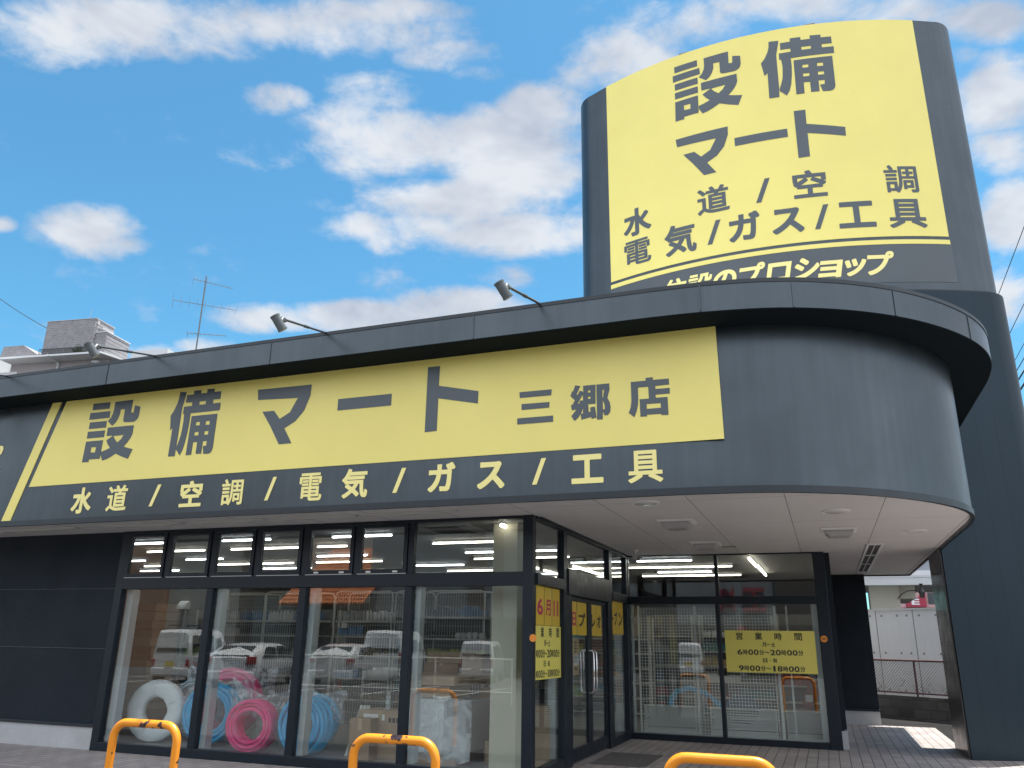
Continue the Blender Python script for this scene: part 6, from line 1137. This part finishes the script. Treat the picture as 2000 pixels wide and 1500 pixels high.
# ------------------------------------------------------------------ across the car park (seen mirrored in the glass)
CARW = mat('white car paint', (.66, .67, .68), .18, 0, 0); CARG = mat('car window', (.02, .025, .028), .06); TYRE = mat('tyre rubber', (.02, .02, .02), .8); RIM = mat('wheel rim', (.4, .4, .41), .3, .7)
LAMP = mat('red lamp lens', (.32, .015, .02), .15); BUMP = mat('black trim', (.025, .025, .027), .55)
def car(name, label, cat, loc, fwd, Lc, Wc, st, belt, side, rear, wheels, wr_, lamps, rack=False, plate=(.7, .7, .68)):
    t = thing(name, label, cat, (*loc, -.05), math.atan2(fwd[1], fwd[0]), 'cars parked across the lot'); w_ = Wc / 2
    bm = BM(); R_ = []
    for x, zr, ws in st:
        zb = min(belt, zr - .06); s = 1 - .14 * max(0, min(1, (zr - belt) / .5)); w2 = w_ * ws
        pr = [(0, .24), (w2 * .86, .24), (w2 * .98, .36), (w2, zb * .72), (w2 * .985, zb), (w2 * s * .985, zr - .10 * min(1, max(.15, (zr - zb) / .5))), (w2 * s * .90, zr - .025), (0, zr)]
        ring = pr + [(-y, z) for y, z in pr[-2:0:-1]]
        R_.append([bm.verts.new((x, y, z)) for y, z in ring])
    m_ = len(R_[0])
    for i in range(len(R_) - 1):
        for k in range(m_): bm.faces.new((R_[i][k], R_[i][(k + 1) % m_], R_[i + 1][(k + 1) % m_], R_[i + 1][k]))
    bm.faces.new(R_[0][::-1]); bm.faces.new(R_[-1]); obj('body', bm, CARW, t, smooth=40)
    for sgn_ in (1, -1):
        bm = BM()
        for x0, x1, xt0, xt1, z0, z1 in side:
            ya, yb = sgn_ * (w_ * .988 + .006), sgn_ * (w_ * .865 + .004)
            if z1 - belt < .35: yb = sgn_ * (w_ * .90)
            bm.faces.new([bm.verts.new(p) for p in ((x0, ya, z0), (x1, ya, z0), (xt1, yb, z1), (xt0, yb, z1))])
        obj('side_window', bm, CARG, t)
    bm = BM(); (xa, za, wa), (xb, zb_, wb) = rear
    bm.faces.new([bm.verts.new(p) for p in ((xa, -wa, za), (xa, wa, za), (xb, wb, zb_), (xb, -wb, zb_))]); obj('rear_window', bm, CARG, t)
    for x in wheels:
        for sgn_ in (1, -1):
            bm = BM(); disc(bm, (x, sgn_ * (w_ - .17), wr_), (0, sgn_, 0), wr_, wr_, .185, 20); o = obj('wheel', bm, TYRE, t, smooth=40)
            bm = BM(); disc(bm, (x, sgn_ * (w_ + .016), wr_), (0, sgn_, 0), wr_ * .62, wr_ * .5, .012, 12); obj('rim', bm, RIM, o)
    for sgn_ in (1, -1):
        bm = BM(); x0, x1, y0, y1, z0, z1 = lamps; box(bm, x0, x1, *sorted((sgn_ * y0, sgn_ * y1)), z0, z1); obj('tail_lamp', bm, LAMP, t, bevel=.02)
    xr = st[0][0]
    bm = BM(); box(bm, xr - .05, xr + .2, -w_ * .96, w_ * .96, .28, .55); obj('bumper', bm, CARW, t, bevel=.04)
    bm = BM(); box(bm, xr - .066, xr - .051, -.17, .17, .60, .76); obj('number_plate', bm, mat('plate %s' % (plate,), plate, .5), t)
    if rack:
        bm = BM()
        for x in (-1.1, .2):
            tube(bm, [(x, -w_ * .8, 1.86), (x, -w_ * .8, 2.03), (x, w_ * .8, 2.03), (x, w_ * .8, 1.86)], .02, 6)
        for y in (-.4, 0, .4): tube(bm, [(-1.4, y, 2.05), (.6, y, 2.05)], .016, 6)
        obj('roof_rack', bm, BUMP, t)
    return t
VANST = lambda L_, H: [(-L_ / 2, H - .12, .93), (-L_ / 2 + .1, H - .03, .98), (-L_ / 2 + .5, H, 1), (L_ * .18, H, 1), (L_ * .27, H - .08, 1), (L_ * .40, 1.2, .98), (L_ * .47, 1.0, .95), (L_ / 2, .7, .85)]
f1 = Vector((-.24, -.97)).normalized()
car('small_van', 'small white van with a roof rack mirrored in the left pane', 'van', (-22.95, -6.65), f1, 3.4, 1.48, VANST(3.4, 1.9), 1.05, [(-1.55, -.75, -1.5, -.75, 1.08, 1.68), (-.65, .15, -.65, .15, 1.08, 1.68), (.25, .95, .25, .7, 1.08, 1.66)], ((-1.712, 1.1, .60), (-1.66, 1.68, .52)), (-1.15, 1.15), .28, (-1.73, -1.6, .60, .70, .62, .85), True, (.62, .5, .08))
HB = [(-2.25, .98, .9), (-2.1, 1.12, .96), (-1.55, 1.34, .99), (-.6, 1.46, 1), (.2, 1.47, 1), (.75, 1.38, 1), (1.45, 1.0, .99), (2.0, .86, .94), (2.25, .62, .82)]
SD = [(-1.55, -.3, -1.1, -.3, .98, 1.33), (-.22, .55, -.22, .55, .98, 1.36), (.62, 1.3, .62, .75, .98, 1.31)]
car('hatchback', 'white hatchback mirrored in the second large pane', 'car', (-19.5, -6.0), f1, 4.5, 1.76, HB, .93, SD, ((-2.2, 1.04, .66), (-1.5, 1.365, .58)), (-1.35, 1.35), .32, (-2.3, -2.0, .62, .86, .78, 1.02))
car('hatchback', 'second white hatchback mirrored behind the third mullion', 'car', (-17.6, -9.2), f1, 4.3, 1.72, HB, .93, SD, ((-2.2, 1.04, .66), (-1.5, 1.365, .58)), (-1.3, 1.3), .31, (-2.3, -2.0, .60, .84, .78, .95))
car('large_van', 'large white van mirrored in the third and fourth panes', 'van', (-17.1, -12.1), f1, 4.7, 1.7, VANST(4.7, 2.0), 1.12, [(-2.1, -.95, -2.05, -.95, 1.15, 1.75), (-.8, .5, -.8, .5, 1.15, 1.75), (.6, 1.5, .6, 1.1, 1.15, 1.72)], ((-2.362, 1.16, .70), (-2.31, 1.80, .62)), (-1.6, 1.55), .33, (-2.38, -2.25, .70, .82, .7, 1.15))
car('small_car', 'small white car mirrored beside the beige column', 'car', (-13.9, -13.9), f1, 3.5, 1.48, VANST(3.5, 1.65), .98, [(-1.55, -.75, -1.5, -.75, 1.0, 1.45), (-.65, .15, -.65, .15, 1.0, 1.47), (.25, .95, .25, .7, 1.0, 1.44)], ((-1.762, 1.05, .58), (-1.70, 1.47, .5)), (-1.15, 1.15), .28, (-1.78, -1.65, .60, .70, .62, .95))
car('minicar', 'white minicar with a yellow plate mirrored in the recessed window', 'car', (-6.9, -14.5), Vector((-.15, -.99)), 3.4, 1.48, VANST(3.4, 1.72), 1.0, [(-1.55, -.75, -1.5, -.75, 1.03, 1.5), (-.65, .15, -.65, .15, 1.03, 1.5), (.25, .95, .25, .7, 1.03, 1.48)], ((-1.712, 1.05, .60), (-1.66, 1.5, .52)), (-1.15, 1.15), .28, (-1.73, -1.6, .60, .70, .62, .85), False, (.62, .45, .04))
t = thing('mesh_fence', 'low white wire mesh fence mirrored in the third and fourth panes', 'fence', (-15, -2.0, -.05))
bm = BM()
for x in (0, 2.3, 4.6, 6.9): tube(bm, [(x, 0, 0), (x, 0, 1.2)], .025, 8)
obj('post', bm, WHITEW, t, smooth=50)
bm = BM(); wire_panel(bm, 6.9, .85, .05, .15, .003, 0, .32); tube(bm, [(0, 0, 1.17), (6.9, 0, 1.17)], .018, 6); tube(bm, [(0, 0, .32), (6.9, 0, .32)], .018, 6); obj('wire_mesh', bm, WHITEW, t)
def bld(name, label, x0, x1, y, d_, h, m, extra=None):
    t = thing(name, label, 'building', (x0, y, -.05)); bm = BM(); box(bm, 0, x1 - x0, -d_, 0, 0, h); obj('wall', bm, m, t); return t
wb_ = bld('white_building', 'beige white building with a vent hood mirrored in the left panes', -35.2, -26.2, -18, 9, 10, mat('cream outside wall', (.36, .345, .31), .8, 0, .06, .6))
bm = BM()
pts = [(.35 * math.sin(q), .45 * math.cos(q) - .1) for q in [PI / 2 * k / 8 for k in range(9)]]
V_ = [[bm.verts.new((1.0 + s, y + .001, 3.2 + z)) for y, z in [(p[0], p[1]) for p in pts] + [(0, -.1)]] for s in (0, .6)]
n = len(V_[0])
for k in range(n): bm.faces.new((V_[0][k], V_[0][(k + 1) % n], V_[1][(k + 1) % n], V_[1][k]))
bm.faces.new(V_[0]); bm.faces.new(V_[1][::-1]); obj('vent_hood', bm, WHITEW, wb_)
bm = BM(); box(bm, 5.0, 6.0, .001, .05, 0, 10); box(bm, 2.4, 3.2, .001, .06, 1.8, 2.6); obj('dark_panel', bm, mat('dark brown panel', (.12, .10, .09), .7), wb_)
bm = BM()
for k in range(6): box(bm, 6.0, 9.0, .001, .5, 4.0 + k * .16, 4.08 + k * .16)
obj('shutter_slats', bm, mat('brown slats', (.16, .12, .10), .7), wb_)
bld('brown_pillar', 'orange brown tiled building end mirrored at the left edge of the glass', -41.5, -35.25, -17.6, 8, 10, gridmat('orange brown tiles', (.36, .19, .12), (.28, .17, .12), .3, .12, .01, .7, 'XZ', .1, .5))
t = thing('tiled_roof_house', 'house with an orange clay tile roof mirrored in the third pane', 'house', (-26.1, -17, -.05))
bm = BM(); box(bm, .1, 4.2, -6, 0, 0, 3.4); obj('wall', bm, mat('dark brown wall', (.10, .085, .07), .8), t)  # plain dark brown wall colour below the tile roof
ROOFT = mat('orange clay tiles', (.52, .17, .06), .7, 0, .2, 4)
bm = BM()
for i in range(22):
    for j in range(16):
        x = -.3 + i * .23; y = .6 - j * .28; z = 3.3 + j * .20
        tube(bm, [(x, y + .04, z), (x, y - .30, z + .215)], [.10, .085], 6)
bm2 = bm; obj('roof', bm2, ROOFT, t, smooth=60)
bm = BM(); tube(bm, [(1.6, 1.2, 0), (1.6, 1.2, 6.5)], .07, 8); obj('brown_post', bm, mat('rusty brown post', (.25, .13, .07), .7), t)
gb = bld('grey_clad_building', 'long grey clad building with a dark base mirrored in the glass', -22.0, 26, -18, 10, 7.4, gridmat('pale grey cladding panels', (.26, .265, .27), (.18, .185, .19), 2.2, 6, .03, .6, 'XZ', .04))
bm = BM(); box(bm, -.001, 48, .001, .05, 0, 2.7); obj('dark_base', bm, mat('dark glazed base', (.035, .035, .04), .25), gb)
bm = BM()
for x0, x1 in ((5.6, 6.4), (7.0, 7.4), (9.2, 9.9), (13, 13.7), (19.5, 22.0)): box(bm, x0, x1, .001, .12, 2.71, 7.3)
obj('dark_strip', bm, mat('dark brown panel', (.12, .10, .09), .7), gb)
OSR = mat('red sign lettering', (.42, .09, .11), .5)
def face_back(x0, y): return Matrix(((-1, 0, 0, x0), (0, 0, 1, y), (0, 1, 0, 0), (0, 0, 0, 1)))
bs = thing('restaurant_sign', 'big red two character restaurant sign mirrored in the recessed window', 'sign', (0, 0, 0))
letter('王', 0, 1.25, 3.35, 4.65, face_back(-3.0, -17.9), OSR, bs, depth=.12); letter('将', 1.4, 2.7, 3.35, 4.65, face_back(-3.0, -17.9), OSR, bs, depth=.12)
bm = BM(); box(bm, -4.6, -4.3, -17.2, -17.0, -.05, 9); tag(obj('lamp_pole', bm, GALV), 'grey square pole mirrored across the red restaurant sign', 'pole')
